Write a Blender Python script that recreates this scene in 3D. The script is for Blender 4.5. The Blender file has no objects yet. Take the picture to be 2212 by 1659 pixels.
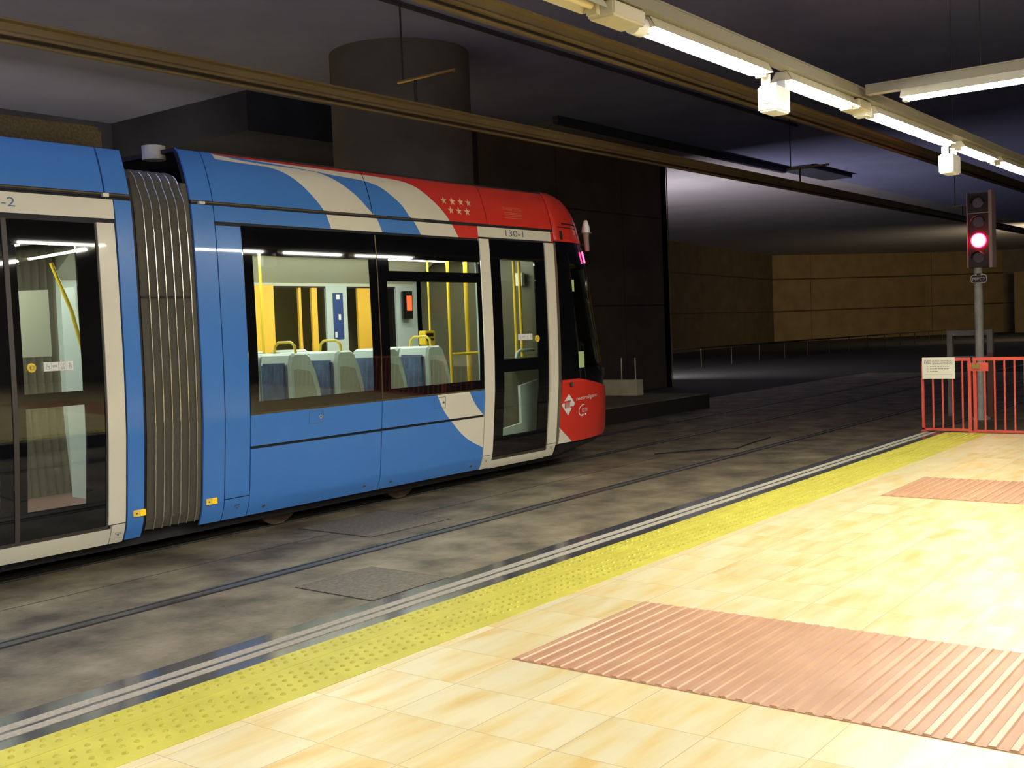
import bpy, bmesh, math, random
from mathutils import Vector, Matrix
random.seed(7)
PI = math.pi
scn = bpy.context.scene
col = scn.collection

# ------------------------------------------------------------------ camera, world, exposure
cam_data = bpy.data.cameras.new('camera')
cam = bpy.data.objects.new('camera', cam_data)
col.objects.link(cam)
YAW, PITCH, ROLL = math.radians(52.74723), math.radians(2.85075), math.radians(2.27608)
fwd = Vector((math.sin(YAW)*math.cos(PITCH), math.cos(YAW)*math.cos(PITCH), -math.sin(PITCH)))
rt0 = Vector((math.cos(YAW), -math.sin(YAW), 0))
dn0 = fwd.cross(rt0)
rgt = rt0*math.cos(ROLL)+dn0*math.sin(ROLL)
dwn = -rt0*math.sin(ROLL)+dn0*math.cos(ROLL)
mw = Matrix.Identity(4)
for i in range(3):
    mw[i][0] = rgt[i]; mw[i][1] = -dwn[i]; mw[i][2] = -fwd[i]
mw[2][3] = 1.80
cam.matrix_world = mw
cam_data.sensor_width = 36.0
cam_data.lens = 36.0*2386.63/2212
cam_data.clip_start = 0.05; cam_data.clip_end = 500
scn.camera = cam

world = bpy.data.worlds.new('world'); scn.world = world; world.use_nodes = True
wb = world.node_tree.nodes['Background']
wb.inputs[0].default_value = (0.30, 0.32, 0.45, 1); wb.inputs[1].default_value = 0.02
scn.view_settings.view_transform = 'Standard'
scn.view_settings.look = 'None'
scn.view_settings.exposure = 1.12
scn.view_settings.gamma = 1.0
scn.view_settings.use_curve_mapping = False
TUBE = 46.0          # radiance of a lit fluorescent tube
UPLIGHT = 250.0      # watts of the unseen fill lights added to brighten the ceiling
FAR_FILL = 330.0     # watts of the unseen fill light added for the far walls
INSIDE = 17.0         # radiance of the tram's own ceiling light strips

def lamp(name, kind, loc, energy, color, size=0.3, rot=(0, 0, 0)):
    d = bpy.data.lights.new(name, kind); d.energy = energy; d.color = color
    if kind == 'AREA':
        d.shape = 'RECTANGLE'; d.size = size[0]; d.size_y = size[1]
    else:
        d.shadow_soft_size = size
    o = bpy.data.objects.new(name, d); o.location = loc; o.rotation_euler = rot; col.objects.link(o)
    return o
pier_fill = lamp('far_ceiling_fill', 'AREA', (30.6, 19.2, .9), 420.0, (1.0, .92, .88), (.6, 2.4))  # unseen fill light past the pier, added to brighten the far ceiling
pier_fill.rotation_euler = Vector((.93, -.05, .36)).to_track_quat('-Z', 'Y').to_euler()
wash = lamp('ceiling_fill_light', 'AREA', (0.6, 9.0, 4.7), UPLIGHT, (.78, .84, 1.0), (3.0, 1.0), rot=(PI, 0, 0))  # no fixture here: upward fill added to lift the ceiling over the tram
wash2 = lamp('ceiling_fill_light', 'AREA', (1.0, -4.0, 4.2), UPLIGHT*.6, (.85, .88, 1.0), (6.0, 1.0), rot=(PI, 0, 0))  # second upward fill, added behind the viewer for the ceiling
plat = lamp('back_wall_fill', 'AREA', (8.0, 14.2, 3.1), 380.0, (1.0, .86, .50), (12.0, .3)); plat.rotation_euler = Vector((0, .75, -.66)).to_track_quat('-Z', 'Y').to_euler()  # fill light added behind the tram to brighten back wall and windows
far = lamp('far_wall_fill', 'AREA', (68.0, 12.0, 4.6), FAR_FILL, (1.0, .80, .45), (3.0, .6))  # unseen fill light added to brighten the far walls
far.rotation_euler = Vector((.62, .75, .05)).to_track_quat('-Z', 'Y').to_euler()

# ------------------------------------------------------------------ materials
def nt(name):
    m = bpy.data.materials.new(name); m.use_nodes = True
    return m, m.node_tree.nodes, m.node_tree.links, m.node_tree.nodes['Principled BSDF']
def plain(name, c, rough=.5, metal=0., coat=0., emit=None, estr=0., spec=.5):
    m, N, L, b = nt(name)
    b.inputs['Base Color'].default_value = (*c, 1); b.inputs['Roughness'].default_value = rough
    b.inputs['Metallic'].default_value = metal; b.inputs['Coat Weight'].default_value = coat
    b.inputs['Coat Roughness'].default_value = .04
    b.inputs['Specular IOR Level'].default_value = spec
    if emit:
        b.inputs['Emission Color'].default_value = (*emit, 1); b.inputs['Emission Strength'].default_value = estr
    return m
def noisy(name, c1, c2, scale=3., detail=6., rough=.8, bump=0., stretch=(1, 1, 1), lo=.35, hi=.65, spec=.5, rough2=None):
    m, N, L, b = nt(name)
    tc = N.new('ShaderNodeTexCoord'); mp = N.new('ShaderNodeMapping'); mp.inputs['Scale'].default_value = stretch
    nz = N.new('ShaderNodeTexNoise'); nz.inputs['Scale'].default_value = scale; nz.inputs['Detail'].default_value = detail
    nz.inputs['Roughness'].default_value = .62
    cr = N.new('ShaderNodeValToRGB'); cr.color_ramp.elements[0].position = lo; cr.color_ramp.elements[1].position = hi
    cr.color_ramp.elements[0].color = (*c1, 1); cr.color_ramp.elements[1].color = (*c2, 1)
    L.new(tc.outputs['Object'], mp.inputs[0]); L.new(mp.outputs[0], nz.inputs['Vector']); L.new(nz.outputs['Fac'], cr.inputs[0])
    L.new(cr.outputs[0], b.inputs['Base Color']); b.inputs['Roughness'].default_value = rough
    b.inputs['Specular IOR Level'].default_value = spec
    if rough2 is not None:
        mr = N.new('ShaderNodeMapRange'); mr.inputs[3].default_value = rough; mr.inputs[4].default_value = rough2
        L.new(nz.outputs['Fac'], mr.inputs[0]); L.new(mr.outputs[0], b.inputs['Roughness'])
    if bump:
        n2 = N.new('ShaderNodeTexNoise'); n2.inputs['Scale'].default_value = scale*14; n2.inputs['Detail'].default_value = 4
        bp = N.new('ShaderNodeBump'); bp.inputs['Strength'].default_value = bump; bp.inputs['Distance'].default_value = .01
        L.new(tc.outputs['Object'], n2.inputs['Vector']); L.new(n2.outputs['Fac'], bp.inputs['Height']); L.new(bp.outputs[0], b.inputs['Normal'])
    return m
def glass(name, tint=(.75, .8, .78), ior=1.6, rough=.0):
    m = bpy.data.materials.new(name); m.use_nodes = True
    N = m.node_tree.nodes; L = m.node_tree.links; N.clear()
    out = N.new('ShaderNodeOutputMaterial'); mx = N.new('ShaderNodeMixShader'); tr = N.new('ShaderNodeBsdfTransparent')
    gl = N.new('ShaderNodeBsdfGlossy'); fr = N.new('ShaderNodeFresnel')
    tr.inputs[0].default_value = (*tint, 1); gl.inputs['Roughness'].default_value = rough; fr.inputs['IOR'].default_value = ior
    ge = N.new('ShaderNodeNewGeometry'); iv = N.new('ShaderNodeMath'); iv.operation = 'SUBTRACT'; iv.inputs[0].default_value = 1; L.new(ge.outputs['Backfacing'], iv.inputs[1])
    ml = N.new('ShaderNodeMath'); ml.operation = 'MULTIPLY'; L.new(fr.outputs[0], ml.inputs[0]); L.new(iv.outputs[0], ml.inputs[1])
    L.new(ml.outputs[0], mx.inputs[0]); L.new(tr.outputs[0], mx.inputs[1]); L.new(gl.outputs[0], mx.inputs[2]); L.new(mx.outputs[0], out.inputs[0])
    return m
def tile_mat(name, c1, c2, c3, joint, px, py, ox, oy, jw=.0035, rough=.3):
    """square stone tiles px by py metres in world X and Y with thin joints and a cloudy vein along X"""
    m, N, L, b = nt(name)
    tc = N.new('ShaderNodeTexCoord'); sp = N.new('ShaderNodeSeparateXYZ'); L.new(tc.outputs['Object'], sp.inputs[0])
    def mth(op, a, bb=None):
        n = N.new('ShaderNodeMath'); n.operation = op
        for i, v in enumerate((a, bb)):
            if v is None: continue
            if isinstance(v, (int, float)): n.inputs[i].default_value = v
            else: L.new(v, n.inputs[i])
        return n.outputs[0]
    cells = []; edges = []
    for i, (p, o) in enumerate(((px, ox), (py, oy))):
        q = mth('DIVIDE', mth('SUBTRACT', sp.outputs[i], o), p)
        cells.append(mth('FLOOR', q)); fr = mth('FRACT', q)
        edges.append(mth('LESS_THAN', mth('MINIMUM', fr, mth('SUBTRACT', 1.0, fr)), jw/p))
    j = mth('MAXIMUM', edges[0], edges[1])
    cb = N.new('ShaderNodeCombineXYZ'); L.new(cells[0], cb.inputs[0]); L.new(cells[1], cb.inputs[1])
    wn = N.new('ShaderNodeTexWhiteNoise'); wn.noise_dimensions = '3D'; L.new(cb.outputs[0], wn.inputs['Vector'])
    va = N.new('ShaderNodeVectorMath'); va.operation = 'MULTIPLY_ADD'; L.new(wn.outputs['Color'], va.inputs[0]); va.inputs[1].default_value = (20, 20, 20); L.new(tc.outputs['Object'], va.inputs[2])
    mp = N.new('ShaderNodeMapping'); mp.inputs['Scale'].default_value = (1.0, 5.0, 1); L.new(va.outputs[0], mp.inputs[0])
    mp.inputs['Rotation'].default_value = (0, 0, .5)
    nz = N.new('ShaderNodeTexNoise'); nz.inputs['Scale'].default_value = 1.7; nz.inputs['Detail'].default_value = 5; L.new(mp.outputs[0], nz.inputs['Vector'])
    cr = N.new('ShaderNodeValToRGB'); e = cr.color_ramp.elements
    e[0].position = .32; e[0].color = (*c1, 1); e[1].position = .60; e[1].color = (*c3, 1); k = e.new(.45); k.color = (*c2, 1)
    L.new(nz.outputs['Fac'], cr.inputs[0])
    mv = N.new('ShaderNodeMix'); mv.data_type = 'RGBA'; mv.blend_type = 'MULTIPLY'; mv.inputs[0].default_value = 1
    vr = N.new('ShaderNodeMapRange'); vr.inputs[3].default_value = .90; vr.inputs[4].default_value = 1.0; L.new(wn.outputs['Value'], vr.inputs[0])
    L.new(cr.outputs[0], mv.inputs[6]); L.new(vr.outputs[0], mv.inputs[7])
    mj = N.new('ShaderNodeMix'); mj.data_type = 'RGBA'; L.new(j, mj.inputs[0]); L.new(mv.outputs[2], mj.inputs[6]); mj.inputs[7].default_value = (*joint, 1)
    L.new(mj.outputs[2], b.inputs['Base Color']); b.inputs['Roughness'].default_value = rough
    return m
def panel_mat(name, c1, c2, joint, pu, pv, ou, ov, jw=.02):
    """wall cladding: big panels pu by pv metres in UV (metres) with dark joints"""
    m, N, L, b = nt(name)
    uv = N.new('ShaderNodeUVMap'); sp = N.new('ShaderNodeSeparateXYZ'); L.new(uv.outputs[0], sp.inputs[0])
    def mth(op, a, bb=None):
        n = N.new('ShaderNodeMath'); n.operation = op
        for i, v in enumerate((a, bb)):
            if v is None: continue
            if isinstance(v, (int, float)): n.inputs[i].default_value = v
            else: L.new(v, n.inputs[i])
        return n.outputs[0]
    ed = []
    for i, (p, o, w) in enumerate(((pu, ou, jw*.4), (pv, ov, jw))):
        fr = mth('FRACT', mth('DIVIDE', mth('SUBTRACT', sp.outputs[i], o), p))
        ed.append(mth('LESS_THAN', mth('MINIMUM', fr, mth('SUBTRACT', 1.0, fr)), w/p))
    j = mth('MAXIMUM', ed[0], ed[1])
    nz = N.new('ShaderNodeTexNoise'); nz.inputs['Scale'].default_value = 1.1; nz.inputs['Detail'].default_value = 6
    tc = N.new('ShaderNodeTexCoord'); L.new(tc.outputs['Object'], nz.inputs['Vector'])
    cr = N.new('ShaderNodeValToRGB'); cr.color_ramp.elements[0].position = .35; cr.color_ramp.elements[1].position = .65
    cr.color_ramp.elements[0].color = (*c1, 1); cr.color_ramp.elements[1].color = (*c2, 1); L.new(nz.outputs['Fac'], cr.inputs[0])
    mj = N.new('ShaderNodeMix'); mj.data_type = 'RGBA'; L.new(j, mj.inputs[0]); L.new(cr.outputs[0], mj.inputs[6]); mj.inputs[7].default_value = (*joint, 1)
    L.new(mj.outputs[2], b.inputs['Base Color']); b.inputs['Roughness'].default_value = .75
    return m

M = {}
M['blue'] = plain('tram_blue_paint', (.055, .215, .62), .28, coat=.6)
M['cream'] = plain('tram_cream_paint', (.78, .74, .60), .28, coat=.6)
M['red'] = plain('tram_red_paint', (.68, .035, .02), .28, coat=.6)
M['dark'] = plain('dark_underframe', (.010, .010, .012), .7)
M['seam'] = plain('black_rubber_seam', (.006, .006, .012), .6)
M['frit'] = plain('black_printed_glass', (.004, .004, .005), .03, coat=.3)
M['rubber'] = plain('grey_door_rubber', (.05, .042, .035), .5)
M['clear'] = glass('clear_window_glass', (.84, .88, .82))
M['windscreen'] = glass('tinted_cab_glass', (.62, .66, .62), 1.5)
M['gold'] = plain('bronze_gutter_trim', (.17, .12, .05), .35, .6)
M['bellows'] = plain('grey_bellows_fabric', (.105, .095, .068), .75)
M['bead'] = plain('bright_metal_bead', (.75, .72, .58), .22, .9)
M['orange'] = plain('amber_marker_plastic', (.95, .48, .01), .3, emit=(1, .5, .02), estr=.25)
M['amber_pale'] = plain('pale_amber_plastic', (.95, .70, .12), .3)
M['numgrey'] = plain('grey_fleet_lettering', (.12, .14, .15), .5)
M['numblue'] = plain('blue_grey_fleet_lettering', (.10, .20, .30), .5)
M['sticker'] = plain('white_decal', (.80, .80, .76), .5)
M['decal_ink'] = plain('grey_decal_ink', (.25, .28, .33), .5)
M['starcream'] = plain('cream_star_decal', (.80, .55, .36), .4)
M['faintred'] = plain('faded_red_lettering', (.78, .20, .10), .4)
M['yellow'] = plain('yellow_handrail_paint', (.78, .56, .04), .3)
M['seatshell'] = plain('pale_grey_seat_shell', (.46, .56, .56), .4)
M['seatblue'] = noisy('dark_blue_seat_fabric', (.03, .07, .15), (.07, .13, .24), 9, 3, .8)
M['inwall'] = plain('pale_grey_interior_panel', (.50, .58, .58), .45)
M['inceil'] = plain('off_white_interior_ceiling', (.55, .56, .46), .5)
M['inyellow'] = plain('yellow_interior_panel', (.85, .50, .06), .45)
M['infloor'] = plain('brown_tram_floor', (.16, .09, .08), .5)
M['instrip'] = plain('lit_interior_strip', (1, 1, 1), .5, emit=(1, .98, .90), estr=INSIDE)
M['innerpost'] = plain('olive_grey_cab_pillar', (.40, .44, .33), .6)
M['wallbrown'] = noisy('brown_backing_wall', (.16, .13, .07), (.24, .20, .11), .8, 6, .8)
M['bulk'] = plain('smoked_olive_bulkhead', (.085, .085, .055), .35)
M['seatside'] = plain('grey_seat_side_inset', (.33, .36, .31), .6)
M['seamline'] = plain('pale_cover_strip', (.22, .19, .12), .5)
M['notice'] = plain('blue_notice', (.03, .06, .22), .4)
M['redled'] = plain('red_lit_lamp', (1, .05, .08), .4, emit=(1, .02, .08), estr=9)
M['redpanel'] = plain('lit_red_button', (.9, .08, .03), .4, emit=(1, .09, .03), estr=1.0)
M['wheel'] = noisy('rusty_wheel', (.05, .03, .02), (.11, .07, .04), 8, 4, .6)
M['roofgear'] = noisy('dusty_roof_grille', (.075, .052, .02), (.14, .10, .04), 40, 2, .8)
M['catenary'] = noisy('oxidised_conductor_metal', (.17, .12, .05), (.24, .175, .08), 1.2, 3, .5, stretch=(.4, .4, .4))
M['tube'] = plain('lit_fluorescent_tube', (1, 1, 1), .5, emit=(1.0, .955, .83), estr=TUBE)
M['tube_off'] = plain('unlit_fluorescent_tube', (.82, .72, .45), .3)
M['fixture'] = plain('cream_enamelled_fixture', (.62, .58, .42), .4)
M['trunk'] = plain('cream_metal_trunking', (.25, .23, .17), .45)
M['white'] = plain('white_plastic_box', (.85, .85, .8), .4)
M['granite'] = noisy('polished_black_granite', (.030, .032, .036), (.070, .072, .078), 60, 2, .13, spec=.6)
M['antislip'] = noisy('grey_antislip_strip', (.24, .22, .18), (.34, .31, .25), 50, 3, .9)
M['tactile'] = noisy('yellow_tactile_paving', (.42, .39, .045), (.50, .465, .065), 5, 5, .45)
M['dome'] = plain('yellow_tactile_dome', (.36, .335, .035), .6)
M['rib_a'] = noisy('terracotta_rib', (.43, .235, .13), (.49, .29, .175), 4, 5, .34)
M['rib_b'] = noisy('terracotta_groove', (.35, .18, .10), (.40, .22, .125), 4, 5, .5)
M['floor'] = tile_mat('cream_stone_tiles', (.61, .43, .155), (.65, .54, .265), (.68, .62, .39), (.43, .33, .17), .388, .388, 3.085, 3.0, .0022)
M['ground'] = noisy('stained_concrete_trackbed', (.080, .064, .042), (.37, .31, .20), 1.9, 14, .72, bump=.5, stretch=(1, .9, 1), lo=.36, hi=.80, rough2=.5)
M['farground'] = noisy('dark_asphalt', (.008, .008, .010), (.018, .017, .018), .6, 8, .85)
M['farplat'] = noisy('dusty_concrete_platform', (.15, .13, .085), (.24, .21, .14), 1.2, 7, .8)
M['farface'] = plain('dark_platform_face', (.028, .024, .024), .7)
M['platface'] = plain('grey_platform_face', (.12, .11, .10), .8)
M['rail'] = noisy('worn_steel_rail', (.050, .048, .044), (.115, .11, .10), 5, 4, .35, stretch=(.2, 2, 1))
M['flange'] = plain('dark_flange_groove', (.010, .010, .013), .9)
M['cover'] = noisy('cast_iron_cover', (.11, .095, .070), (.19, .165, .12), 30, 2, .7)
M['ceil'] = noisy('painted_blue_grey_ceiling', (.25, .27, .55), (.30, .33, .62), .5, 6, .85)
M['ceil_light'] = noisy('lamplit_pale_ceiling', (.36, .34, .41), (.42, .40, .46), .5, 6, .85)  # paler copy of the ceiling, far lamp light put into the colour
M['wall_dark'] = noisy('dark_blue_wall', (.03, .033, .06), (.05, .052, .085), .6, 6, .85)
M['wall_mid'] = noisy('grey_wall', (.16, .15, .13), (.22, .20, .18), .6, 6, .85)
M['pier'] = panel_mat('brown_cladding', (.115, .085, .062), (.15, .112, .08), (.04, .03, .022), 3.0, 2.4, 0, 2.3)
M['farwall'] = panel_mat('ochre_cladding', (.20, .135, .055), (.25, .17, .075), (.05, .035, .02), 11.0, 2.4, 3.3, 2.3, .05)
M['farwall_shaded'] = panel_mat('shaded_far_cladding', (.075, .05, .03), (.10, .068, .04), (.03, .02, .012), 11.0, 2.4, 3.3, 2.3, .04)  # shaded copy of the far cladding, shade put into the darker colour
M['column'] = noisy('dark_plaster_column', (.10, .09, .08), (.13, .115, .10), 1.5, 6, .7)
M['block'] = noisy('pale_concrete_block', (.60, .53, .34), (.74, .66, .45), 4, 5, .8)
M['post'] = plain('pale_metal_post', (.62, .58, .45), .35, .3)
M['railing'] = plain('dark_metal_railing', (.035, .03, .022), .5, .4)
M['gatered'] = plain('red_gate_paint', (.52, .075, .05), .35, coat=.3)
M['brass'] = plain('worn_brass', (.62, .42, .14), .3, .8)
M['galv'] = noisy('galvanised_steel', (.42, .41, .36), (.58, .56, .48), 6, 3, .4)
M['signalbox'] = plain('dark_signal_housing', (.05, .035, .04), .6)
M['signalside'] = plain('pale_signal_edge', (.50, .36, .33), .5)
M['lens'] = plain('dim_signal_lens', (.16, .13, .13), .2)
M['redsignal'] = plain('lit_red_signal', (1, .1, .1), .4, emit=(1.0, .012, .05), estr=14)
M['redcore'] = plain('white_hot_signal_core', (1, .8, .6), .4, emit=(1.0, .38, .22), estr=40)
M['signplate'] = plain('dark_sign_plate', (.05, .03, .025), .5)
M['signwhite'] = plain('sign_white', (.85, .80, .76), .5)
M['paper'] = plain('notice_board_white', (.70, .68, .56), .5)
M['ink'] = plain('black_ink', (.06, .05, .05), .6)
M['ink2'] = plain('grey_ink', (.20, .19, .17), .6)
M['frame'] = noisy('grey_steel_frame', (.17, .15, .13), (.26, .24, .20), 3, 3, .5)
M['rustleg'] = plain('brown_painted_steel', (.17, .075, .04), .6)
M['paleyellow'] = plain('glowing_green_label', (.60, .62, .34), .5, emit=(.6, .62, .3), estr=.6)  # glow added so the labels show through the dark cab glass

# ------------------------------------------------------------------ mesh helpers
def setp(o, label=None, cat=None, group=None, kind=None):
    if label: o['label'] = label
    if cat: o['category'] = cat
    if group: o['group'] = group
    if kind: o['kind'] = kind
    return o
def empty(name, loc=(0, 0, 0), label=None, cat=None, group=None):
    o = bpy.data.objects.new(name, None); o.empty_display_size = .1; o.location = loc; col.objects.link(o)
    return setp(o, label, cat, group)

class MB:
    """collects faces and links them as one mesh object"""
    def __init__(self): self.v = []; self.f = []; self.mi = []; self.mats = []; self.sm = []; self.uv = None
    def mat(self, m):
        if m not in self.mats: self.mats.append(m)
        return self.mats.index(m)
    def add(self, vs, fs, m, smooth=False):
        b = len(self.v); self.v += [tuple(p) for p in vs]; k = self.mat(m)
        for f in fs: self.f.append(tuple(b+i for i in f)); self.mi.append(k); self.sm.append(smooth)
        return self
    def box(self, x0, x1, y0, y1, z0, z1, m):
        vs = [(x, y, z) for z in (z0, z1) for y in (y0, y1) for x in (x0, x1)]
        return self.add(vs, [(0, 2, 3, 1), (4, 5, 7, 6), (0, 1, 5, 4), (2, 6, 7, 3), (0, 4, 6, 2), (1, 3, 7, 5)], m)
    def cbox(self, c, s, m, rz=0., bev=0.):
        bm = bmesh.new(); bmesh.ops.create_cube(bm, size=1)
        bmesh.ops.scale(bm, vec=s, verts=bm.verts)
        if bev: bmesh.ops.bevel(bm, geom=bm.edges[:], offset=bev, segments=2, affect='EDGES')
        bmesh.ops.rotate(bm, cent=(0, 0, 0), matrix=Matrix.Rotation(rz, 3, 'Z'), verts=bm.verts)
        bmesh.ops.translate(bm, vec=c, verts=bm.verts)
        bm.verts.index_update(); self.add([v.co[:] for v in bm.verts], [[v.index for v in f.verts] for f in bm.faces], m); bm.free()
        return self
    def tube(self, pts, r, m, n=10, caps=True, smooth=True):
        pts = [Vector(p) for p in pts]; rings = []
        for i, p in enumerate(pts):
            a = pts[max(i-1, 0)]; b = pts[min(i+1, len(pts)-1)]; t = (b-a).normalized()
            u = t.cross(Vector((0, 0, 1)))
            if u.length < .05: u = t.cross(Vector((1, 0, 0)))
            u.normalize(); w = t.cross(u); rr = r[i] if isinstance(r, (list, tuple)) else r
            rings.append([p+u*math.cos(2*PI*k/n)*rr+w*math.sin(2*PI*k/n)*rr for k in range(n)])
        vs = [q for rg in rings for q in rg]; fs = []
        for i in range(len(rings)-1):
            for k in range(n): fs.append((i*n+k, i*n+(k+1) % n, (i+1)*n+(k+1) % n, (i+1)*n+k))
        self.add(vs, fs, m, smooth)
        if caps:
            e = (len(rings)-1)*n
            self.add(rings[0], [tuple(range(n))[::-1]], m); self.add(rings[-1], [tuple(range(n))], m)
        return self
    def prism(self, poly, axis, a0, a1, m):
        """poly of 2D points extruded along axis 0/1/2 between a0 and a1"""
        def P(p, a):
            q = list(p); q.insert(axis, a); return q
        n = len(poly); vs = [P(p, a0) for p in poly]+[P(p, a1) for p in poly]
        return self.add(vs, [tuple(range(n)), tuple(range(2*n-1, n-1, -1))]+[(i, i+n, (i+1) % n+n, (i+1) % n) for i in range(n)], m)
    def build(self, name, parent=None, merge=False):
        me = bpy.data.meshes.new(name); me.from_pydata(self.v, [], self.f)
        for m in self.mats: me.materials.append(M[m])
        for p, k, s in zip(me.polygons, self.mi, self.sm): p.material_index = k; p.use_smooth = s
        bm = bmesh.new(); bm.from_mesh(me)
        if merge: bmesh.ops.remove_doubles(bm, verts=bm.verts, dist=.0004)
        bmesh.ops.recalc_face_normals(bm, faces=bm.faces); bm.to_mesh(me); bm.free()
        me.update()
        o = bpy.data.objects.new(name, me); col.objects.link(o)
        if parent: o.parent = parent
        return o

def lerp_tab(z, xs, ys):
    if z <= xs[0]: return ys[0]
    for i in range(len(xs)-1):
        if z <= xs[i+1]:
            return ys[i]+(ys[i+1]-ys[i])*(z-xs[i])/(xs[i+1]-xs[i])
    return ys[-1]
def smooth_tab(z, xs, ys):
    """monotone cubic through the table"""
    n = len(xs)
    if z <= xs[0]: return ys[0]
    if z >= xs[-1]: return ys[-1]
    d = [(ys[i+1]-ys[i])/(xs[i+1]-xs[i]) for i in range(n-1)]
    mm = [d[0]]+[0 if d[i-1]*d[i] <= 0 else 2*d[i-1]*d[i]/(d[i-1]+d[i]) for i in range(1, n-1)]+[d[-1]]
    for i in range(n-1):
        if z <= xs[i+1]:
            h = xs[i+1]-xs[i]; t = (z-xs[i])/h
            return (2*t**3-3*t*t+1)*ys[i]+(t**3-2*t*t+t)*h*mm[i]+(-2*t**3+3*t*t)*ys[i+1]+(t**3-t*t)*h*mm[i+1]

# ------------------------------------------------------------------ THE SETTING
PZ0 = .32
mb = MB()
mb.box(-9, 13.98, -8.0, 3.45, 0, PZ0, 'floor'); o = mb.build('floor'); setp(o, 'cream stone tiled platform floor in the foreground', 'floor', kind='structure')
mb = MB()
mb.box(-9, 13.98, 3.97, 4.33, 0, PZ0, 'granite')
mb.box(-9, 13.98, 4.155, 4.215, PZ0, PZ0+.0025, 'antislip'); mb.box(-9, 13.98, 4.07, 4.125, PZ0, PZ0+.0025, 'antislip')
o = mb.build('trim_1'); setp(o, 'polished dark granite platform edge with two grey anti-slip lines', 'platform edge', kind='structure')
mb = MB()
mb.box(-9, 13.98, 3.45, 3.97, 0, PZ0+.002, 'tactile')
x = 1.6
k = 0
def dome(mb, x, y, r=.0135, h=.006):
    n = 8; vs = [(x+r*math.cos(2*PI*i/n), y+r*math.sin(2*PI*i/n), PZ0+.002) for i in range(n)]
    vs += [(x+r*.65*math.cos(2*PI*i/n), y+r*.65*math.sin(2*PI*i/n), PZ0+.002+h) for i in range(n)]
    mb.add(vs, [(i, (i+1) % n, n+(i+1) % n, n+i) for i in range(n)]+[tuple(range(n, 2*n))], 'dome')
while x < 13.9:
    for y in (3.925, 3.87): dome(mb, x+(.03 if y == 3.87 else 0), y)
    for i, y in enumerate((3.73, 3.665, 3.60, 3.535)): dome(mb, x+(.03 if i % 2 else 0), y)
    x += .062
mb.box(1.0, 13.95, 3.800, 3.812, PZ0+.002, PZ0+.004, 'tactile')
o = mb.build('trim_2'); setp(o, 'bright yellow studded warning strip along the platform edge', 'tactile paving', kind='structure')
def rib_mat(name, x0, x1, y0, y1, label):
    mb = MB(); mb.box(x0, x1, y0, y1, PZ0, PZ0+.003, 'rib_b')
    y = y1-.012
    while y-.036 > y0:
        mb.prism([(y, PZ0+.003), (y-.006, PZ0+.008), (y-.030, PZ0+.008), (y-.036, PZ0+.003)], 0, x0+.006, x1-.006, 'rib_a'); y -= .0715
    o = mb.build(name); setp(o, label, 'tactile paving', kind='structure')
rib_mat('trim_3', 3.865, 5.025, -1.2, 3.0, 'large terracotta ribbed paving panel in the right foreground')
rib_mat('trim_4', 8.93, 10.09, -1.2, 3.06, 'distant terracotta ribbed paving panel nearer the red gate')

mb = MB()
mb.box(-14, 13.98, 4.33, 10.66, -.3, 0, 'ground'); mb.box(13.98, 34, -8, 10.66, -.3, 0, 'ground')
mb.box(-14, 34, 10.66, 12, -.3, 0, 'ground')
o = mb.build('floor_trackbed'); setp(o, 'stained concrete trackbed between the platforms', 'trackbed', kind='structure')
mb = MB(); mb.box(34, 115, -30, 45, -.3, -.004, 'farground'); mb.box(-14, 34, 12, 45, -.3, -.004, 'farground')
o = mb.build('floor_far'); setp(o, 'dark ground at the far end of the station', 'ground', kind='structure')
# far platform
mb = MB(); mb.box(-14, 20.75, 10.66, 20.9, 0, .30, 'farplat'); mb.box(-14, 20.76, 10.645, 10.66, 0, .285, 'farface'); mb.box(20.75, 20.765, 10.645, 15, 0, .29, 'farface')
o = mb.build('floor_opposite_platform'); setp(o, 'low opposite platform behind the tram ending past its nose', 'platform', kind='structure')

def quadwall(mb, p, q, z0, z1, m, th=.2, u0=0.):
    p = Vector(p); q = Vector(q); d = (q-p); n = Vector((-d.y, d.x)).normalized()*th; Lg = d.length
    vs = [(p.x, p.y, z0), (q.x, q.y, z0), (q.x, q.y, z1), (p.x, p.y, z1)]
    vs += [(a+n.x, b+n.y, c) for a, b, c in vs]
    mb.add(vs, [(0, 1, 2, 3), (7, 6, 5, 4), (0, 4, 5, 1), (3, 2, 6, 7), (0, 3, 7, 4), (1, 5, 6, 2)], m)
    return Lg
def wall(name, pts, z0, z1, m, label, th=.25):
    mb = MB(); uv = []; u = 0
    for p, q in zip(pts[:-1], pts[1:]):
        Lg = quadwall(mb, p, q, z0, z1, m, th)
        f = [(u, z0), (u+Lg, z0), (u+Lg, z1), (u, z1)]; uv += f+f; u += Lg
    me = bpy.data.meshes.new(name); me.from_pydata(mb.v, [], mb.f)
    for k in mb.mats: me.materials.append(M[k])
    ul = me.uv_layers.new(name='UVMap')
    for lp in me.loops: ul.data[lp.index].uv = uv[lp.vertex_index]
    o = bpy.data.objects.new(name, me); col.objects.link(o); return setp(o, label, 'wall', kind='structure')
CZ = 6.5
mb = MB(); mb.box(-14, 115, -30, 14.15, CZ, CZ+.4, 'ceil'); mb.box(-14, 21, 14.15, 45, CZ, CZ+.4, 'ceil')
o = mb.build('ceiling'); setp(o, 'dark blue grey painted station ceiling', 'ceiling', kind='structure')
mb = MB(); mb.box(21, 115, 14.15, 45, CZ, CZ+.4, 'ceil_light'); o = mb.build('ceiling_far'); setp(o, 'ceiling over the far end of the tunnel, lamp light painted in as a paler tone', 'ceiling', kind='structure')
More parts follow.
